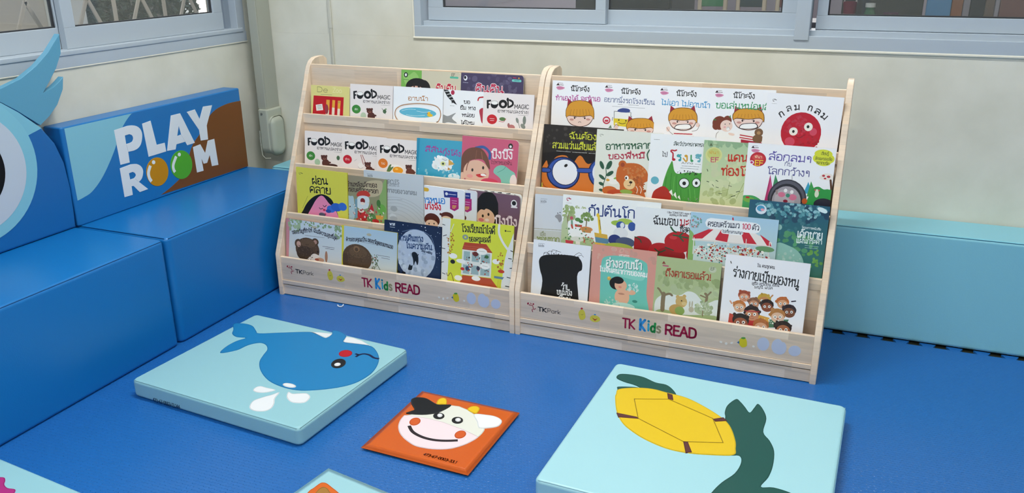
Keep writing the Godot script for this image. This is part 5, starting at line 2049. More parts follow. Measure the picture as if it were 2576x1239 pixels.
func windows() -> void:
	var fr := mat("b4bfca", 0.42)
	var caulk := mat("e8e4d6", 0.6)
	# back window: three sliding sashes in a painted frame
	var w := Node3D.new()
	w.name = "window_1"
	w.set_meta("kind", "structure")
	add_child(w)
	var y0: float = WB[2]
	part("sill_caulk", box_mesh(Vector3(WB[0] - 0.006, y0 - 0.007, -0.01), Vector3(WB[1], y0 + 0.002, 0.006), caulk, 0.003), w)
	part("jamb_caulk", box_mesh(Vector3(WB[0] - 0.007, y0, -0.01), Vector3(WB[0], WB[3], 0.004), caulk, 0.002, "y"), w)
	part("bottom_rail", box_mesh(Vector3(WB[0], y0, -0.11), Vector3(WB[1], 0.898, 0.004), fr, 0.002), w)
	part("track", box_mesh(Vector3(WB[0] + 0.03, 0.896, -0.1), Vector3(WB[1], 0.914, -0.012), fr, 0.001), w)
	part("left_jamb", box_mesh(Vector3(WB[0], 0.896, -0.11), Vector3(WB[0] + 0.028, WB[3], 0.003), fr, 0.002, "y"), w)
	part("right_jamb", box_mesh(Vector3(WB[1] - 0.04, 0.896, -0.11), Vector3(WB[1], WB[3], 0.003), fr, 0.002, "y"), w)
	part("top_rail", box_mesh(Vector3(WB[0], WB[3] - 0.05, -0.11), Vector3(WB[1], WB[3], 0.003), fr, 0.002), w)
	part("mullion", box_mesh(Vector3(2.098, 0.886, -0.1), Vector3(2.142, WB[3], 0.008), fr, 0.002, "y"), w)
	sash(w, 0.795, 1.475, 0.915, 0.962, -0.045, 0.06, 0.036, fr, Vector3.RIGHT)
	sash(w, 1.455, 2.094, 0.913, 0.962, -0.072, 0.022, 0.044, fr, Vector3.RIGHT)
	sash(w, 2.157, 2.85, 0.915, 0.958, -0.05, 0.032, 0.044, fr, Vector3.RIGHT)
	sash(w, 2.83, 3.5, 0.915, 0.958, -0.075, 0.04, 0.044, fr, Vector3.RIGHT)
	# left window
	var v := Node3D.new()
	v.name = "window_2"
	v.set_meta("kind", "structure")
	add_child(v)
	var h0: float = WL[2]
	part("sill_caulk", box_mesh(Vector3(-0.01, h0 - 0.004, WL[0] - 0.003), Vector3(0.004, h0 + 0.002, WL[1]), caulk, 0.002, "z"), v)
	part("bottom_rail", box_mesh(Vector3(-0.11, h0, WL[0]), Vector3(0.004, 0.862, WL[1]), fr, 0.002, "z"), v)
	part("track", box_mesh(Vector3(-0.1, 0.86, WL[0] + 0.02), Vector3(0.007, 0.876, WL[1]), fr, 0.003, "z"), v)
	part("right_jamb", box_mesh(Vector3(-0.11, 0.862, WL[0]), Vector3(0.002, WL[3], WL[0] + 0.045), fr, 0.002, "y"), v)
	part("jamb_step", box_mesh(Vector3(-0.1, 0.874, WL[0] + 0.045), Vector3(-0.03, WL[3], WL[0] + 0.075), mat("8f9ba8", 0.5), 0.002, "y"), v)
	part("left_jamb", box_mesh(Vector3(-0.11, 0.862, WL[1] - 0.04), Vector3(0.002, WL[3], WL[1]), fr, 0.002, "y"), v)
	part("top_rail", box_mesh(Vector3(-0.11, WL[3] - 0.05, WL[0]), Vector3(0.004, WL[3], WL[1]), fr, 0.002, "z"), v)
	sash(v, 0.135, 0.862, 0.876, 0.942, -0.03, 0.05, 0.044, fr, Vector3.BACK)
	for k in 2:
		sash(v, 2.0 + 1.15 * k, 3.2 + 1.15 * k, 0.876, 0.942, -0.03 - 0.028 * k, 0.044, 0.044, fr, Vector3.BACK)
	part("mullion", box_mesh(Vector3(-0.1, 0.862, 1.93), Vector3(0.004, WL[3], 1.99), fr, 0.002, "y"), v)
	sash(v, 0.835, 1.93, 0.876, 0.942, -0.058, 0.03, 0.044, fr, Vector3.BACK)
	# unseen glazed double door, added behind the camera for glare on glossy covers
	var dr := Node3D.new()
	dr.name = "added_door_1"
	dr.set_meta("kind", "structure")
	add_child(dr)
	for k in 2:
		var a := 0.7 + 0.8 * k
		part("door_stile", box_mesh(Vector3(a, -0.007, RZ + 0.03), Vector3(a + 0.07, 2.1, RZ + 0.08), fr, 0.002, "y"), dr)
		part("door_stile", box_mesh(Vector3(a + 0.73, -0.007, RZ + 0.03), Vector3(a + 0.8, 2.1, RZ + 0.08), fr, 0.002, "y"), dr)
		part("door_rail", box_mesh(Vector3(a + 0.07, -0.007, RZ + 0.03), Vector3(a + 0.73, 0.12, RZ + 0.08), fr, 0.002), dr)
		part("door_rail", box_mesh(Vector3(a + 0.07, 2.0, RZ + 0.03), Vector3(a + 0.73, 2.1, RZ + 0.08), fr, 0.002), dr)
		part("pane", box_mesh(Vector3(a + 0.07, 0.12, RZ + 0.05), Vector3(a + 0.73, 2.0, RZ + 0.055), mats["glass"], 0.0), dr)


# a sash from a to b along the wall, rail from y0 to y1, glass above it
func sash(w: Node3D, a: float, b: float, y0: float, y1: float, depth: float, st_a: float, st_b: float, m: Material, along: Vector3) -> void:
	var s := Node3D.new()
	s.name = numbered(w, "sash")
	w.add_child(s, true)
	var top := 2.0
	var d0 := depth - 0.012
	var d1 := depth + 0.012
	var P := func(u: float, y: float, d: float) -> Vector3: return Vector3(u, y, d) if along == Vector3.RIGHT else Vector3(d, y, u)
	var ax := "x" if along == Vector3.RIGHT else "z"
	part("sash_rail", box_mesh(P.call(a, y0, d0), P.call(b, y1, d1), m, 0.002, ax), s)
	part("sash_rail", box_mesh(P.call(a, top - 0.04, d0), P.call(b, top, d1), m, 0.002, ax), s)
	part("sash_stile", box_mesh(P.call(a, y1, d0), P.call(a + st_a, top - 0.04, d1), m, 0.002, "y"), s)
	part("sash_stile", box_mesh(P.call(b - st_b, y1, d0), P.call(b, top - 0.04, d1), m, 0.002, "y"), s)
	part("gasket", box_mesh(P.call(a + st_a, y1, depth - 0.006), P.call(b - st_b, y1 + 0.004, depth + 0.006), mat("3a3c40", 0.7), 0.001, ax), s)
	part("gasket", box_mesh(P.call(a + st_a, y1, depth - 0.006), P.call(a + st_a + 0.004, top - 0.04, depth + 0.006), mat("3a3c40", 0.7), 0.001, "y"), s)
	part("gasket", box_mesh(P.call(b - st_b - 0.004, y1, depth - 0.006), P.call(b - st_b, top - 0.04, depth + 0.006), mat("3a3c40", 0.7), 0.001, "y"), s)
	part("pane", box_mesh(P.call(a + st_a, y1, depth - 0.002), P.call(b - st_b, top - 0.04, depth + 0.002), mats["glass"], 0.0, ax), s)


func outside() -> void:
	struct("ground_outside", box_mesh(Vector3(-14, -0.3, -10), Vector3(-0.12, -0.1, 10), mat("b8b6ac", 0.9), 0.001))
	# lattice of flat painted bars outside the left window
	var g := thing("window_grille", "pale metal lattice of crossed flat bars outside the left window", "window grille", Vector3(-0.16, 0.84, 1.0))
	var gm := mat("a79d90", 0.5)
	var zk := 0.05
	while zk < 1.95:
		bar(g, Vector3(0, 0, zk - 1.0), Vector3(0, 1.2, zk - 1.0), 0.016, gm)
		zk += 0.235
	for k in range(-1, 9):
		for j in 5:
			var za := 0.05 + 0.235 * k - 1.0 + 0.1175
			var ya := 0.24 * j - 0.06
			for s in [-1, 1]:
				var p0 := Vector3(0.006, ya, za - s * 0.1175)
				var p1 := Vector3(0.006, ya + 0.24, za)
				if minf(p0.z, p1.z) > -0.97 and maxf(p0.z, p1.z) < 0.93:
					bar(g, p0 if p0.y >= 0 else p0.lerp(p1, 0.25), p1, 0.014, gm)
					bar(g, p1, Vector3(0.006, ya + 0.24, za - s * 0.1175) + Vector3(0, 0.0, 0) if false else p1 + Vector3(0, 0.001, 0), 0.014, gm)
	# the neighbour's beige wall with a white post at its end, bushes, a bright pale wall behind
	var b := thing("garden_wall", "beige plastered garden wall with a white end post outside the left window", "wall", Vector3(-1.5, -0.1, 1.2))
	part("wall_panel", box_mesh(Vector3(-0.1, 0, -1.42), Vector3(0.1, 1.5, 1.6), mat("c9c0b2", 0.8), 0.004, "y"), b)
	part("end_post", box_mesh(Vector3(-0.12, 0, -1.62), Vector3(0.14, 1.5, -1.42), mat("e6e6de", 0.6), 0.004, "y"), b)
	var pw := thing("pale_wall", "bright white wall seen far outside the left window", "wall", Vector3(-6.0, -0.1, -6.35))
	part("wall_panel", box_mesh(Vector3(-0.1, 0, -4.0), Vector3(0.1, 3.0, 0.25), mat("f4f4f2", 0.7), 0.004, "y"), pw)
	var rng := RandomNumberGenerator.new()
	rng.seed = 3
	for k in 2:
		var s := thing("bush", ["dark green bush nearest the beige garden wall outside", "dark green bush nearest the bright wall outside"][k], "bush", Vector3(-3.4, -0.1, -1.85 - 0.98 * k), "bushes outside the left window")
		var mb := MB.new()
		for q in 3200:
			var a := rng.randf() * TAU
			var e := acos(rng.randf_range(-0.3, 1.0))
			var r := 0.47 * pow(rng.randf(), 0.25)
			var c := Vector3(r * sin(e) * cos(a), 0.6 + r * 1.3 * cos(e), r * sin(e) * sin(a))
			var d := Vector3(rng.randf() - 0.5, rng.randf() - 0.5, rng.randf() - 0.5).normalized()
			var f := d.cross(Vector3(rng.randf() - 0.5, 1, rng.randf() - 0.5)).normalized()
			var nn := d.cross(f)
			mb.tri(c - d * 0.035, c + f * 0.018, c + d * 0.035, nn, nn, nn)
			mb.tri(c - d * 0.035, c + d * 0.035, c - f * 0.018, nn, nn, nn)
		var leaves := part("foliage", mb.mesh(mat("3e4a3a", 0.7)), s)
		leaves.set_meta("kind", "stuff")
		var tb := MB.new()
		tube(tb, [Vector3(0, 0, 0), Vector3(0.02, 0.7, 0)], 0.03)
		part("stem", tb.mesh(mat("4a3c30", 0.8)), s)
	# open ground behind the added glazed door, no porch roof: only daylight matters
	struct("ground_behind", box_mesh(Vector3(-2, -0.3, RZ + 0.12), Vector3(8, -0.1, RZ + 8), mat("b8b6ac", 0.9), 0.001))


func bar(p: Node3D, a: Vector3, b: Vector3, w: float, m: Material) -> void:
	var d := b - a
	if d.length() < 0.01:
		return
	var y := d.normalized()
	var x := Vector3.RIGHT
	var z := x.cross(y).normalized()
	var mb := MB.new()
	extrude(mb, rrect4(-0.003, -w / 2, 0.006, w, [0.001, 0.001, 0.001, 0.001], 1), [[0, 0, 0], [0, d.length(), 0]], Transform3D(Basis(x, z, y), a))
	part("lattice_bar", mb.mesh(m), p)


func next_room() -> void:
	# the room seen through the back window
	struct("floor_next_room", box_mesh(Vector3(0.0, -0.2, -6.0), Vector3(8.0, -0.05, -0.12), mat("6d6a72", 0.4), 0.001))
	struct("wall_next_room", wall_mesh([[Vector3(-0.1, -0.05, -6.1), Vector3(8.0, 3.0, -6.0)], [Vector3(-0.1, -0.05, -6.0), Vector3(0.0, 3.0, -0.12)], [Vector3(8.0, -0.05, -6.0), Vector3(8.1, 3.0, -0.12)]], mat("8f8a92", 0.8)))
	struct("ceiling_next_room", box_mesh(Vector3(-0.1, 3.0, -6.1), Vector3(8.1, 3.1, -0.12), mat("d8d8d4", 0.8), 0.001))
	var l := OmniLight3D.new()
	l.name = "next_room_lamp"
	l.light_energy = 1.5
	l.light_size = 0.3
	l.omni_range = 12
	l.omni_attenuation = 2.0
	l.shadow_enabled = true
	l.position = Vector3(2.0, 2.6, -3.0)
	add_child(l)
	# side ledge just outside the window: grey sill
	struct("trim_1", box_mesh(Vector3(WB[0], 0.8, -0.3), Vector3(WB[1], 0.93, -0.12), mat("77757c", 0.5), 0.004))
	# a long pale bench top and a dark cupboard on the left
	var t := thing("side_table", "long grey topped table behind the left pane of the back window", "table", Vector3(0.42, -0.05, -2.5))
	part("table_top", box_mesh(Vector3(-0.4, 0.83, -0.9), Vector3(0.4, 0.87, 0.7), mat("86828c", 0.35), 0.004), t)
	for sx in [-0.38, 0.33]:
		for sz in [-0.85, 0.62]:
			part("leg", box_mesh(Vector3(sx, 0, sz), Vector3(sx + 0.05, 0.83, sz + 0.05), mat("6b6870", 0.5), 0.003, "y"), t)
	var c := thing("dark_cupboard", "dark cupboard seen through the second pane of the back window", "cupboard", Vector3(1.12, -0.05, -1.75))
	part("body", box_mesh(Vector3(-0.22, 0, -0.3), Vector3(0.28, 1.6, 0.3), mat("26262a", 0.5), 0.004, "y"), c)
	part("cupboard_door", box_mesh(Vector3(-0.21, 0.05, 0.3), Vector3(0.27, 1.55, 0.318), mat("2b2b30", 0.45), 0.004, "y"), c)
	# stacked children's chairs with pale posts and coloured slats
	var cols := [["a8503c", "3f7a50"], ["b05a44", "3f4a4a"], ["4f8a5a", "6a4038"]]
	for k in 3:
		var ch := thing("child_chair", ["pale post chair with red slats, left of three behind the window", "pale post chair with a grey upper slat, middle of three behind the window", "pale post chair with green slats, right of three behind the window"][k], "chair", Vector3(1.665 + 0.165 * k, -0.05, -1.05 - 0.0 * k), "pale post chairs behind the back window")
		for s in [-0.055, 0.055]:
			part("post", box_mesh(Vector3(s - 0.009, 0, -0.012), Vector3(s + 0.009, 1.05, 0.012), mat("c3b6a2", 0.5), 0.005, "y"), ch)
			part("front_leg", box_mesh(Vector3(s - 0.009, 0, 0.14), Vector3(s + 0.009, 0.45, 0.164), mat("c3b6a2", 0.5), 0.005, "y"), ch)
		part("seat", box_mesh(Vector3(-0.07, 0.45, -0.01), Vector3(0.07, 0.47, 0.17), mat(cols[k][0], 0.5), 0.004), ch)
		part("slat", box_mesh(Vector3(-0.055, 0.905, -0.008), Vector3(0.055, 0.95, 0.008), mat(cols[k][0], 0.5), 0.003), ch)
		part("slat", box_mesh(Vector3(-0.055, 0.965, -0.008), Vector3(0.055, 1.03, 0.008), mat(cols[k][1], 0.5), 0.003), ch)
	# toys and boards on the right
	var jar := thing("green_jar", "green glass jar behind the right pane of the back window", "jar", Vector3(2.308, 0.86, -0.75))
	var mb := MB.new()
	lathe(mb, [Vector2(0, 0), Vector2(0.018, 0), Vector2(0.021, 0.01), Vector2(0.021, 0.055), Vector2(0.016, 0.07), Vector2(0.016, 0.08)])
	part("jar_body", mb.mesh(mat("3f6a4c", 0.15)), jar)
	var lid := MB.new()
	lathe(lid, [Vector2(0, 0.08), Vector2(0.018, 0.08), Vector2(0.018, 0.095), Vector2(0, 0.095)])
	part("lid", lid.mesh(mat("c8ccc8", 0.3)), jar)
	var rb := thing("red_basket", "dark red toy basket left of the green jar behind the window", "basket", Vector3(2.235, 0.86, -0.75))
	mb = MB.new()
	lathe(mb, [Vector2(0, 0), Vector2(0.018, 0), Vector2(0.025, 0.1), Vector2(0.022, 0.1), Vector2(0.016, 0.005)])
	part("basket_body", mb.mesh(mat("6f2836", 0.5)), rb)
	mb = MB.new()
	tube(mb, [Vector3(-0.023, 0.095, 0), Vector3(-0.007, 0.15, 0), Vector3(0.014, 0.15, 0), Vector3(0.023, 0.095, 0)], 0.003)
	part("handle", mb.mesh(mat("b8b4b0", 0.4)), rb)
	var pb := thing("purple_box", "small plum box right of the green jar behind the window", "box", Vector3(2.382, 0.86, -0.75))
	part("box_body", box_mesh(Vector3(-0.024, 0, -0.02), Vector3(0.024, 0.055, 0.02), mat("5a2a48", 0.5), 0.004), pb)
	part("lid", box_mesh(Vector3(-0.026, 0.055, -0.022), Vector3(0.026, 0.062, 0.022), mat("4d2440", 0.5), 0.003), pb)
	var tb := thing("low_shelf", "grey low shelf under the toys behind the right pane", "shelf", Vector3(2.4, -0.05, -0.75))
	part("shelf_top", box_mesh(Vector3(-0.24, 0.88, -0.08), Vector3(0.12, 0.909, 0.08), mat("5f5c60", 0.5), 0.003), tb)
	for sx in [-0.24, 0.09]:
		part("shelf_side", box_mesh(Vector3(sx, 0, -0.08), Vector3(sx + 0.03, 0.88, 0.08), mat("5f5c60", 0.5), 0.003, "y"), tb)
	var db := thing("dark_board", "dark board behind the green jar and plum box behind the window", "panel", Vector3(2.2, -0.05, -0.97))
	part("face_board", box_mesh(Vector3(0, 0, -0.015), Vector3(0.3, 1.6, 0.015), mat("3a3836", 0.6), 0.004, "y"), db)
	part("top_rail", box_mesh(Vector3(0, 1.6, -0.02), Vector3(0.3, 1.63, 0.02), mat("4a4644", 0.6), 0.003), db)
	var boards := [["4f88b4", 0.0, 0.084, "bright blue door panel behind the right pane of the back window", "blue_panel"], ["8a5838", 0.085, 0.038, "brown wooden board right of the blue panel behind the window", "brown_board"],
		["8a8690", 0.124, 0.023, "pale grey metal post right of the brown board", "metal_post"], ["2c2a2e", 0.148, 0.048, "black cabinet between two grey posts behind the window", "black_cabinet"],
		["6a5a50", 0.197, 0.031, "taupe board right of the black cabinet behind the window", "taupe_board"], ["94909a", 0.229, 0.015, "thin grey post left of the reddish board", "thin_post"], ["74504a", 0.245, 0.55, "reddish brown board at the right end of the back window", "red_board"]]
	for q in boards:
		var o := thing(q[4], q[3], "panel" if "post" not in q[4] else "post", Vector3(2.505 + q[1], -0.05, -0.85))
		part("face_board", box_mesh(Vector3(0, 0, -0.02), Vector3(q[2], 1.7, 0.02), mat(q[0], 0.5), 0.004, "y"), o)
		part("base_block", box_mesh(Vector3(0.0, 0, -0.03), Vector3(q[2], 0.06, 0.03), mat("4a484c", 0.6), 0.002), o)


func lathe(mb: MB, pr: Array, sides := 20) -> void:
	for i in pr.size() - 1:
		var a: Vector2 = pr[i]
		var b: Vector2 = pr[i + 1]
		var d := (b - a).normalized()
		for k in sides:
			var t0 := TAU * k / sides
			var t1 := TAU * (k + 1) / sides
			var n0 := Vector3(d.y * cos(t0), -d.x, d.y * sin(t0))
			var n1 := Vector3(d.y * cos(t1), -d.x, d.y * sin(t1))
			var A := Vector3(a.x * cos(t0), a.y, a.x * sin(t0))
			var B := Vector3(a.x * cos(t1), a.y, a.x * sin(t1))
			var C := Vector3(b.x * cos(t1), b.y, b.x * sin(t1))
			var D := Vector3(b.x * cos(t0), b.y, b.x * sin(t0))
			mb.tri(A, B, C, n0, n1, n1)
			mb.tri(A, C, D, n0, n1, n0)


# ------------------------------------------------------------------ interlocking foam mats
const TOOTH := 0.0747
const MX := 2.0353
const MZ := 0.198


func mat_edge(from: Vector2, dir: Vector2, out: Vector2, count: int, pitch: float, first_out: bool, gap: float, skip := -1) -> PackedVector2Array:
	var o := PackedVector2Array()
	var half := pitch * 0.5
	for k in count:
		if k == skip:
			continue
		var c := from + dir * (pitch * (k + 0.5))
		if first_out:   # a tooth that is wider at its tip
			o.append_array([c - dir * (half * 0.36 - gap), c - dir * (half * 0.62 - gap) + out * (0.024 - gap), c + dir * (half * 0.62 - gap) + out * (0.024 - gap), c + dir * (half * 0.36 - gap)])
		else:           # the matching notch
			o.append_array([c - dir * (half * 0.36 + gap), c - dir * (half * 0.62 + gap) - out * 0.0241, c + dir * (half * 0.62 + gap) - out * 0.0241, c + dir * (half * 0.36 + gap)])
	return o


func floor_mats() -> void:
	var tw := TOOTH * 13
	var pz := 1.0 / 13.0
	var g := 0.0
	var m := MB.new()
	var pts := PackedVector2Array()     # in (x, -z): bottom edge first
	# far edge carries teeth, near edge notches; left edge teeth, right edge notches
	pts.append(Vector2(g, g))
	pts.append_array(mat_edge(Vector2(0, 0), Vector2.RIGHT, Vector2(0, -1), 13, TOOTH, true, 0.0001))
	pts.append(Vector2(tw - g, g))
	pts.append_array(mat_edge(Vector2(tw, 0), Vector2(0, 1), Vector2(1, 0), 13, pz, false, 0.0001, 12))
	pts.append(Vector2(tw - g, 1.0 - g))
	pts.append_array(mat_edge(Vector2(tw, 1.0), Vector2(-1, 0), Vector2(0, 1), 13, TOOTH, false, 0.0001))
	pts.append(Vector2(g, 1.0 - g))
	pts.append_array(mat_edge(Vector2(0, 1.0), Vector2(0, -1), Vector2(-1, 0), 13, pz, true, 0.0001, 0))
	# outline in (x, z); extruded downwards so the face lies at y = 0
	var xf := Transform3D(Basis(Vector3(1, 0, 0), Vector3(0, 0, 1), Vector3(0, -1, 0)), Vector3.ZERO)
	extrude(m, pts, [[0.0, 0.0, 0.0], [0.0, 0.0068, 0.0]], xf, 1)
	var mesh := m.mesh(mats["foam"])
	for iz in 3:
		for ix in range(-1, 4):
			var x := MX + tw * (ix - 1)
			var z := MZ + 1.0 * iz
			if x + tw < 0.2 or x > RX - 0.9 or x < 0.0:
				continue
			var o := part("foam_mat", mesh, self, Transform3D(Basis(), Vector3(x, 0, z)))
			tag(o, "blue interlocking foam floor mat with a small woven relief and dovetail edges", "floor mat", "blue foam floor mats")


# ------------------------------------------------------------------ foam furniture
func foam_block(size: Vector3, b: float, col: String, rough := 0.34) -> ArrayMesh:
	var mb := MB.new()
	var xf := Transform3D(Basis(Vector3(1, 0, 0), Vector3(0, 0, 1), Vector3(0, -1, 0)), Vector3(-size.x / 2, size.y, -size.z / 2))
	extrude(mb, rrect(size.x, size.z, b * 1.7, 5), prof(size.y, b, 5), xf, 3, 0.6)
	return mb.mesh(vinyl(col, rough))


func seam(parent: Node3D, path: Array, col: String, r := 0.0013) -> void:
	var mb := MB.new()
	tube(mb, path, r, 6)
	part("seam", mb.mesh(mat(col, 0.5)), parent)


func benches() -> void:
	var blue := "0f72ba"
	var sd := 0.4263
	for k in 2:
		var z0 := 0.19 if k == 0 else 1.024
		var z1 := 1.018 if k == 0 else 1.90
		var s := thing("seat_block", ["blue foam seat block under the PLAY ROOM backrest, beside the left bookcase", "blue foam seat block under the owl backrest, nearest the camera"][k], "bench", Vector3(0.003 + sd / 2, 0, (z0 + z1) / 2), "blue foam seat blocks")
		part("seat_cover", foam_block(Vector3(sd, SEAT, z1 - z0), 0.012, blue), s)
		var L := (z1 - z0) / 2 - 0.012
		seam(s, [Vector3(sd / 2 - 0.0032, SEAT - 0.0032, -L), Vector3(sd / 2 - 0.0032, SEAT - 0.0032, L)], "0b4f86")
		seam(s, [Vector3(sd / 2 - 0.012, SEAT - 0.0015, L + 0.0075), Vector3(-sd / 2 + 0.012, SEAT - 0.0015, L + 0.0075)], "0b4f86")
	# PLAY ROOM backrest
	var zc := 0.61256
	var b := thing("backrest", "blue foam backrest lettered PLAY ROOM in white with orange and green balls", "backrest", Vector3(XB / 2 + 0.001, SEAT, zc))
	part("backrest_cover", foam_block(Vector3(XB - 0.004, 0.3146, 0.819), 0.005, "1a74ba"), b)
	var face := Transform3D(Basis(Vector3(0, 0, -1), Vector3(0, 1, 0), Vector3(1, 0, 0)), Vector3(XB / 2 - 0.002, 0, 0))
	patches(b, PLAY, face, 0.0006, 0.34)
	patches(b, PLAY_LETTERS, face, 0.0006, 0.4)
	seam(b, [Vector3(XB / 2 - 0.0045, 0.3126, -0.40), Vector3(XB / 2 - 0.0045, 0.3126, 0.40)], "0d4f88", 0.001)
	# owl backrest: rounded body, two ringed eyes, feather tufts
	var oc := -946.0
	var w := thing("owl_backrest", "blue foam owl backrest with a ringed white eye and pale feather tuft", "backrest", Vector3(XB / 2 + 0.001, SEAT, zc + 0.946))
	var half := [[418, 8], [414, 54], [411, 129], [416, 209], [435, 273], [470, 327], [533, 386], [585, 423], [660, 452], [760, 470], [946, 476]]
	var body := PackedVector2Array()
	for q in half:
		body.append(Vector2(-q[0] - oc, q[1]) * 0.001)
	for i in range(half.size() - 2, -1, -1):
		body.append(Vector2(half[i][0] + oc, half[i][1]) * 0.001)
	body.insert(0, Vector2(-415 - oc, 1) * 0.001)
	body.append(Vector2(415 + oc, 1) * 0.001)
	var mb := MB.new()
	extrude(mb, body, prof(XB - 0.004, 0.008, 4), face * Transform3D(Basis(), Vector3(0, 0, -(XB - 0.004))), 3, 0.6)
	part("owl_body", mb.mesh(vinyl("1468ae")), w)
	for s in [1, -1]:
		var ex: float = s * (-717.0 - oc)
		mb = MB.new()
		var brow := PackedVector2Array()
		for q in [[-520, 314], [-472, 326], [-536, 384], [-585, 421], [-660, 450], [-760, 468], [-946, 474], [-946, 380], [-860, 330], [-720, 250]]:
			brow.append(Vector2(s * (q[0] - oc), q[1]) * 0.001)
		extrude(mb, brow, prof(0.0006, 0.0003, 1, false), face, 2)
		part("brow_patch", mb.mesh(mat("7fc0d6", 0.36)), w)
		disc(w, "eye_ring", Vector2(ex, 250) * 0.001, 0.2074, "83c4d8", 0.0012, face)
		disc(w, "eye_white", Vector2(ex, 245) * 0.001, 0.1703, "c3cedb", 0.0018, face)
		disc(w, "eye_pupil", Vector2(s * (-733.0 - oc), 247.7) * 0.001, 0.1195, "0b0d12", 0.0024, face)
		var tuft := PackedVector2Array()
		for q in [[-640, 440], [-578, 454], [-500, 475], [-443, 504], [-396, 537], [-345, 586], [-352, 530], [-377, 490], [-408, 455], [-438, 424], [-399, 436], [-375, 450], [-359, 461], [-368, 425], [-397, 383], [-430, 355], [-467, 333], [-533, 388], [-585, 425]]:
			tuft.append(Vector2(s * (q[0] - oc), q[1]) * 0.001)
		mb = MB.new()
		extrude(mb, tuft, prof(0.022, 0.0012, 2), face * Transform3D(Basis(), Vector3(0, 0, -0.03)), 3, 0.5)
		part("feather_tuft", mb.mesh(vinyl("5b9fbe")), w)
	# pale blue guard along the window wall
	var gx0 := 0.165
	var gx1 := 4.3
	var gd := thing("wall_guard", "long pale blue foam wall guard below the back window, behind the bookcases", "bench", Vector3((gx0 + gx1) / 2, 0, 0.0905))
	part("guard_cover", foam_block(Vector3(gx1 - gx0, 0.3529, 0.175), 0.012, "86c8da"), gd)
	seam(gd, [Vector3(-(gx1 - gx0) / 2 + 0.01, 0.3502, 0.0848), Vector3((gx1 - gx0) / 2 - 0.01, 0.3502, 0.0848)], "3d7c96", 0.001)


func disc(parent: Node3D, called: String, c: Vector2, r: float, col: String, t: float, face: Transform3D) -> void:
	var p := PackedVector2Array()
	for k in 64:
		p.append(c + Vector2(cos(TAU * k / 64), sin(TAU * k / 64)) * r)
	var mb := MB.new()
	extrude(mb, p, prof(t, 0.0004, 1, false), face, 2)
	part(called, mb.mesh(mat(col, 0.36)), parent)


# ------------------------------------------------------------------ bookcases
func bookcases() -> void:
	var wood: Material = mats["wood"]
	var zb := 0.38
	var t := thing("bookcase", "pale wooden front facing bookcase on the left, next to the blue seat", "bookcase", Vector3(X0, 0, zb), "pale wooden front facing bookcases")
	var side := PackedVector2Array([Vector2(0.185, 0.0), Vector2(ZF, 0.0), Vector2(ZF, 0.1538)])
	for q in [[0.314, 0.729], [0.306, 0.752], [0.294, 0.775], [0.278, 0.792], [0.258, 0.801], [0.236, 0.803], [0.205, 0.803], [0.185, 0.79]]:
		side.append(Vector2(q[0], q[1]))
	for k in 2:
		var mb := MB.new()
		var x := 0.0006 if k == 0 else SW - 0.0186
		extrude(mb, side, prof(0.018, 0.0025, 2), Transform3D(Basis(Vector3(0, 0, 1), Vector3(0, 1, 0), Vector3(-1, 0, 0)), Vector3(x + 0.018, 0, -zb)), 3, 0.75, true)
		part("side_panel", mb.mesh(wood), t)
	var a := 0.0186
	var b := SW - 0.0186
	var Z := Vector3(0, 0, -zb)
	part("top_back_board", box_mesh(Vector3(a, TIER_Y[1] - 0.012, LIP_Z[0] - 0.012) + Z, Vector3(b, LIP_Y[0], LIP_Z[0]) + Z, wood), t)
	for i in range(1, 5):
		var zl: float = LIP_Z[i]
		var low: float = LIP_Y[i] - 0.0335 if i < 4 else 0.0578
		var lip := part("shelf_lip", box_mesh(Vector3(a, low, zl - 0.012) + Z, Vector3(b, LIP_Y[i], zl) + Z, wood), t)
		part("shelf_board", box_mesh(Vector3(a, TIER_Y[i] - 0.012, LIP_Z[i - 1] - 0.002) + Z, Vector3(b, TIER_Y[i], zl - 0.0122) + Z, wood), t)
		if i < 4:
			part("tier_back_board", box_mesh(Vector3(a, TIER_Y[i + 1] - 0.012, zl - 0.014) + Z, Vector3(b, low, zl - 0.0035) + Z, wood), t)
		else:
			patches(lip, LIP_PRINT, Transform3D(Basis(), Vector3(0, 0, zl) + Z), 0.00025, 0.5)
	part("base_moulding", box_mesh(Vector3(a, 0.0425, LIP_Z[4] - 0.016) + Z, Vector3(b, 0.0576, LIP_Z[4] + 0.0025) + Z, wood), t)
	part("kick_board", box_mesh(Vector3(a, 0.002, LIP_Z[4] - 0.016) + Z, Vector3(b, 0.0385, LIP_Z[4] - 0.001) + Z, wood), t)
	part("groove_shade_strip", box_mesh(Vector3(a, 0.0385, LIP_Z[4] - 0.016) + Z, Vector3(b, 0.0425, LIP_Z[4] - 0.006) + Z, mat("6d655c", 0.7), 0.0003), t)  # shade inside the open groove, put in as a darker colour
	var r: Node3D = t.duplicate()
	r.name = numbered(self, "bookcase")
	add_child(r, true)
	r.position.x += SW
	r.set_meta("label", "pale wooden front facing bookcase on the right, before the pale blue wall guard")


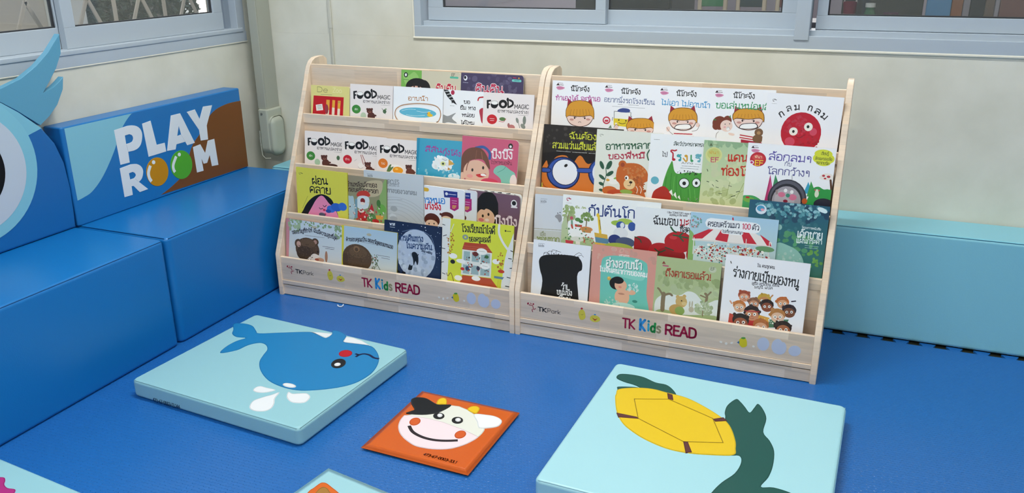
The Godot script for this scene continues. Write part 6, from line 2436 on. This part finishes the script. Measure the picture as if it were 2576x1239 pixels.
# ------------------------------------------------------------------ books
func books() -> void:
	for src in BOOKS:
		var lines: PackedStringArray = src.strip_edges().split("\n")
		var h := lines[0].split("|")
		var at := floats(h[3])
		var turn := floats(h[4])
		var size := floats(h[5])
		var w := size[0] * 0.001
		var hh := size[1] * 0.001
		var r := size[2] * 0.001
		var side := "left" if h[1] == "L" else "right"
		var o := thing(h[0], h[7], "book", Vector3(at[0], at[1], at[2]) * 0.001, "picture books on the %s bookcase" % side)
		o.basis = Basis(Vector3.RIGHT, deg_to_rad(-turn[0] / 10.0)) * Basis(Vector3.BACK, deg_to_rad(turn[1] / 10.0))
		var pr := Press.new(int(w * 1000 * PPM), int(hh * 1000 * PPM))
		print_art(pr, lines.slice(1))
		pr.im.generate_mipmaps()
		var cm := StandardMaterial3D.new()
		cm.albedo_texture = ImageTexture.create_from_image(pr.im)
		cm.texture_repeat = false
		cm.roughness = 0.3
		if h[7].begins_with("glossy"):
			cm.roughness = 0.12
			cm.clearcoat_enabled = true
			cm.clearcoat = 1.0
			cm.clearcoat_roughness = 0.06
		elif h[0] == "picture_book":
			cm.roughness = 0.38
		var T := 0.005
		var rr := [0.0, r, r, 0.0] if r > 0.0 else [0.0006, 0.0006, 0.0006, 0.0006]
		var outline := rrect4(0, 0, w, hh, rr, 5 if r > 0.0 else 1)
		var edge := mat(h[6], 0.45)
		var m := ArrayMesh.new()
		var front := MB.new()
		extrude(front, outline, [[0.0, -0.0009, 0.0], [0.0, 0.0, 0.0]], Transform3D(), 2)
		for i in front.u.size():
			front.u[i] = Vector2(front.v[i].x / w, 1.0 - front.v[i].y / hh)
		front.add_to(m, cm)
		var back := MB.new()
		extrude(back, outline, [[0.0, -T, 0.0], [0.0, -T + 0.0009, 0.0]], Transform3D(), 3)
		bx(back, Vector3(0, 0.0003, -T + 0.0009), Vector3(0.0012, hh - 0.0003, -0.0009), 0.0004, "y")
		back.add_to(m, edge)
		part("cover", m, o)
		var pg := MB.new()
		var pin := 0.0025 if r <= 0.0 else 0.0002
		var po := rrect4(0.0013, pin, w - 0.0013 - pin, hh - 2 * pin, [0.0, r, r, 0.0] if r > 0.0 else [0.0, 0.0, 0.0, 0.0], 5)
		extrude(pg, po, [[0.0, -T + 0.0009, 0.0], [0.0, -0.0009, 0.0]], Transform3D(), 3)
		part("pages", pg.mesh(mat("e9e6dc", 0.7)), o)


# ------------------------------------------------------------------ floor cushions
func cushion(called: String, label: String, at: Vector2, yaw: float, size: Vector3, col: String, data: String, flap := 0.0) -> Node3D:
	var o := thing(called, label, "floor cushion", Vector3(at.x, 0.0005, at.y))
	o.rotation.y = yaw
	if flap > 0.0:
		var mb := MB.new()
		extrude(mb, rrect4(0, 0, size.x, size.z, [0.0, 0.0, 0.0, 0.0]), [[0.014, 0.0, -1.0], [0.004, 0.0045, -0.45], [0.0, 0.0055, 0.0], [0.0005, 0.0068, 0.6], [0.0065, 0.0078, 0.45], [0.011, 0.0104, 0.7], [0.018, size.y, 1.0]], Transform3D(Basis(Vector3(1, 0, 0), Vector3(0, 0, -1), Vector3(0, 1, 0)), Vector3(-size.x / 2, 0, size.z / 2)), 3, 0.6)
		part("cushion_cover", mb.mesh(vinyl(col, 0.3)), o)
	else:
		part("cushion_cover", foam_block(size, 0.01, col, 0.36), o)
		var e := 0.0035
		var X := size.x / 2 - e
		var Zq := size.z / 2 - e
		var y := size.y - 0.0022
		var c := hexc(col).darkened(0.14).to_html(false)
		seam(o, [Vector3(-X + 0.006, y, Zq), Vector3(X - 0.006, y, Zq)], c, 0.0009)
		seam(o, [Vector3(X, y, Zq - 0.006), Vector3(X, y, -Zq + 0.006)], c, 0.0009)
	patches(o, data, Transform3D(Basis(Vector3(1, 0, 0), Vector3(0, 0, -1), Vector3(0, 1, 0)), Vector3(0, size.y, 0)), 0.0007, 0.42, true)
	return o


func cushions() -> void:
	var pale := "97c9d3"
	var wh := cushion("whale_cushion", "thick pale blue floor cushion with a blue whale patch, before the seats", Vector2(0.8536, 1.1025), -0.0738, Vector3(0.591, 0.0513, 0.4915), pale, WHALE)
	patches(wh, WHALE_CODE, Transform3D(Basis(), Vector3(0, 0, 0.2459)), 0.0003, 0.5)
	cushion("cow_cushion", "thin orange floor pad with a smiling cow face", Vector2(1.4274, 1.1739), -0.0268, Vector3(0.2957, 0.012, 0.3041), "d45c08", COW, 1.0)
	cushion("turtle_cushion", "thick pale blue floor cushion with a green turtle with a yellow shell", Vector2(2.0582, 1.0521), -0.0312, Vector3(0.6145, 0.0513, 0.6107), "a9dae4", TURTLE)
	cushion("flower_cushion", "pale blue floor cushion with a magenta patch in the bottom left corner of the photo", Vector2(0.79, 2.05), -0.09, Vector3(0.6, 0.0513, 0.6), pale, PLUM)
	cushion("snail_cushion", "thin pale blue floor pad with an orange patch, in front of the cow pad", Vector2(1.374, 1.599), -0.167, Vector3(0.3, 0.012, 0.3), "9fcfd9", SNAIL, 1.0)


# ------------------------------------------------------------------ pipes and scraps
func small_things() -> void:
	var pvc := mat("a6a89c", 0.45)
	var t := thing("cable_trunking", "grey plastic cable trunking running up the wall between the left window and the bookcase", "trunking", Vector3(0.0835, 0.562, 0.044))
	part("channel", box_mesh(Vector3(-0.0205, 0, -0.0435), Vector3(0.0195, 2.2, 0.036), pvc, 0.002, "y"), t)
	part("channel_cover", box_mesh(Vector3(-0.0185, 0, 0.0366), Vector3(0.0205, 2.2, 0.0445), pvc, 0.003, "y"), t)
	var j := thing("junction_box", "cream rounded plastic cable inlet box at the foot of the trunking", "junction box", Vector3(0.09, 0.3535, 0.048))
	var side := Basis(Vector3(0, 0, -1), Vector3(0, 1, 0), Vector3(1, 0, 0))
	var mb := MB.new()
	extrude(mb, rrect4(-0.049, 0.022, 0.096, 0.186, [0.03, 0.03, 0.006, 0.006], 6), prof(0.046, 0.008, 4), Transform3D(side, Vector3(-0.023, 0, 0)), 3, 0.6)
	part("inlet_body", mb.mesh(mat("b4b8aa", 0.4)), j)
	mb = MB.new()
	extrude(mb, rrect4(-0.046, 0.012, 0.088, 0.165, [0.04, 0.04, 0.03, 0.03], 6), prof(0.034, 0.024, 5), Transform3D(side, Vector3(0.008, 0, 0)), 3, 0.6)
	part("inlet_hood", mb.mesh(mat("b4b8aa", 0.4)), j)
	mb = MB.new()
	lathe(mb, [Vector2(0, 0), Vector2(0.005, 0.0), Vector2(0.005, 0.002), Vector2(0, 0.003)])
	part("screw", mb.mesh(mat("9a9c94", 0.35, 0.6)), j, Transform3D(Basis(Vector3.RIGHT, PI / 2), Vector3(-0.004, 0.19, 0.0488)))
	mb = MB.new()
	tube(mb, [Vector3(-0.02, 0.12, 0.052), Vector3(-0.021, 0.06, 0.052), Vector3(-0.018, 0.02, 0.053), Vector3(-0.006, 0.006, 0.05), Vector3(0.012, 0.006, 0.04)], 0.0025)
	part("cable", mb.mesh(mat("a9aba0", 0.5)), j)
	var c := thing("wall_conduit", "thin pale conduit running up the wall left of the back window", "conduit", Vector3(0.386, 0.45, 0.005))
	part("conduit_lower", box_mesh(Vector3(-0.006, 0, -0.005), Vector3(0.006, 0.43, 0.003), mat("c6c5b9", 0.5), 0.003, "y"), c)
	part("conduit_upper", box_mesh(Vector3(-0.0075, 0.43, -0.005), Vector3(0.0075, 2.3, 0.004), mat("c9c8bd", 0.5), 0.003, "y"), c)
	var s := thing("paper_scrap", "tiny white curled scrap on the mat before the left bookcase", "scrap", Vector3(0.735, 0.001, 0.588))
	mb = MB.new()
	tube(mb, [Vector3(-0.012, 0.004, 0), Vector3(-0.006, 0.002, 0.006), Vector3(0.004, 0.002, 0.007), Vector3(0.011, 0.005, 0.002), Vector3(0.008, 0.007, -0.004)], 0.002, 6)
	part("curl", mb.mesh(mat("dfe4ea", 0.6)), s)
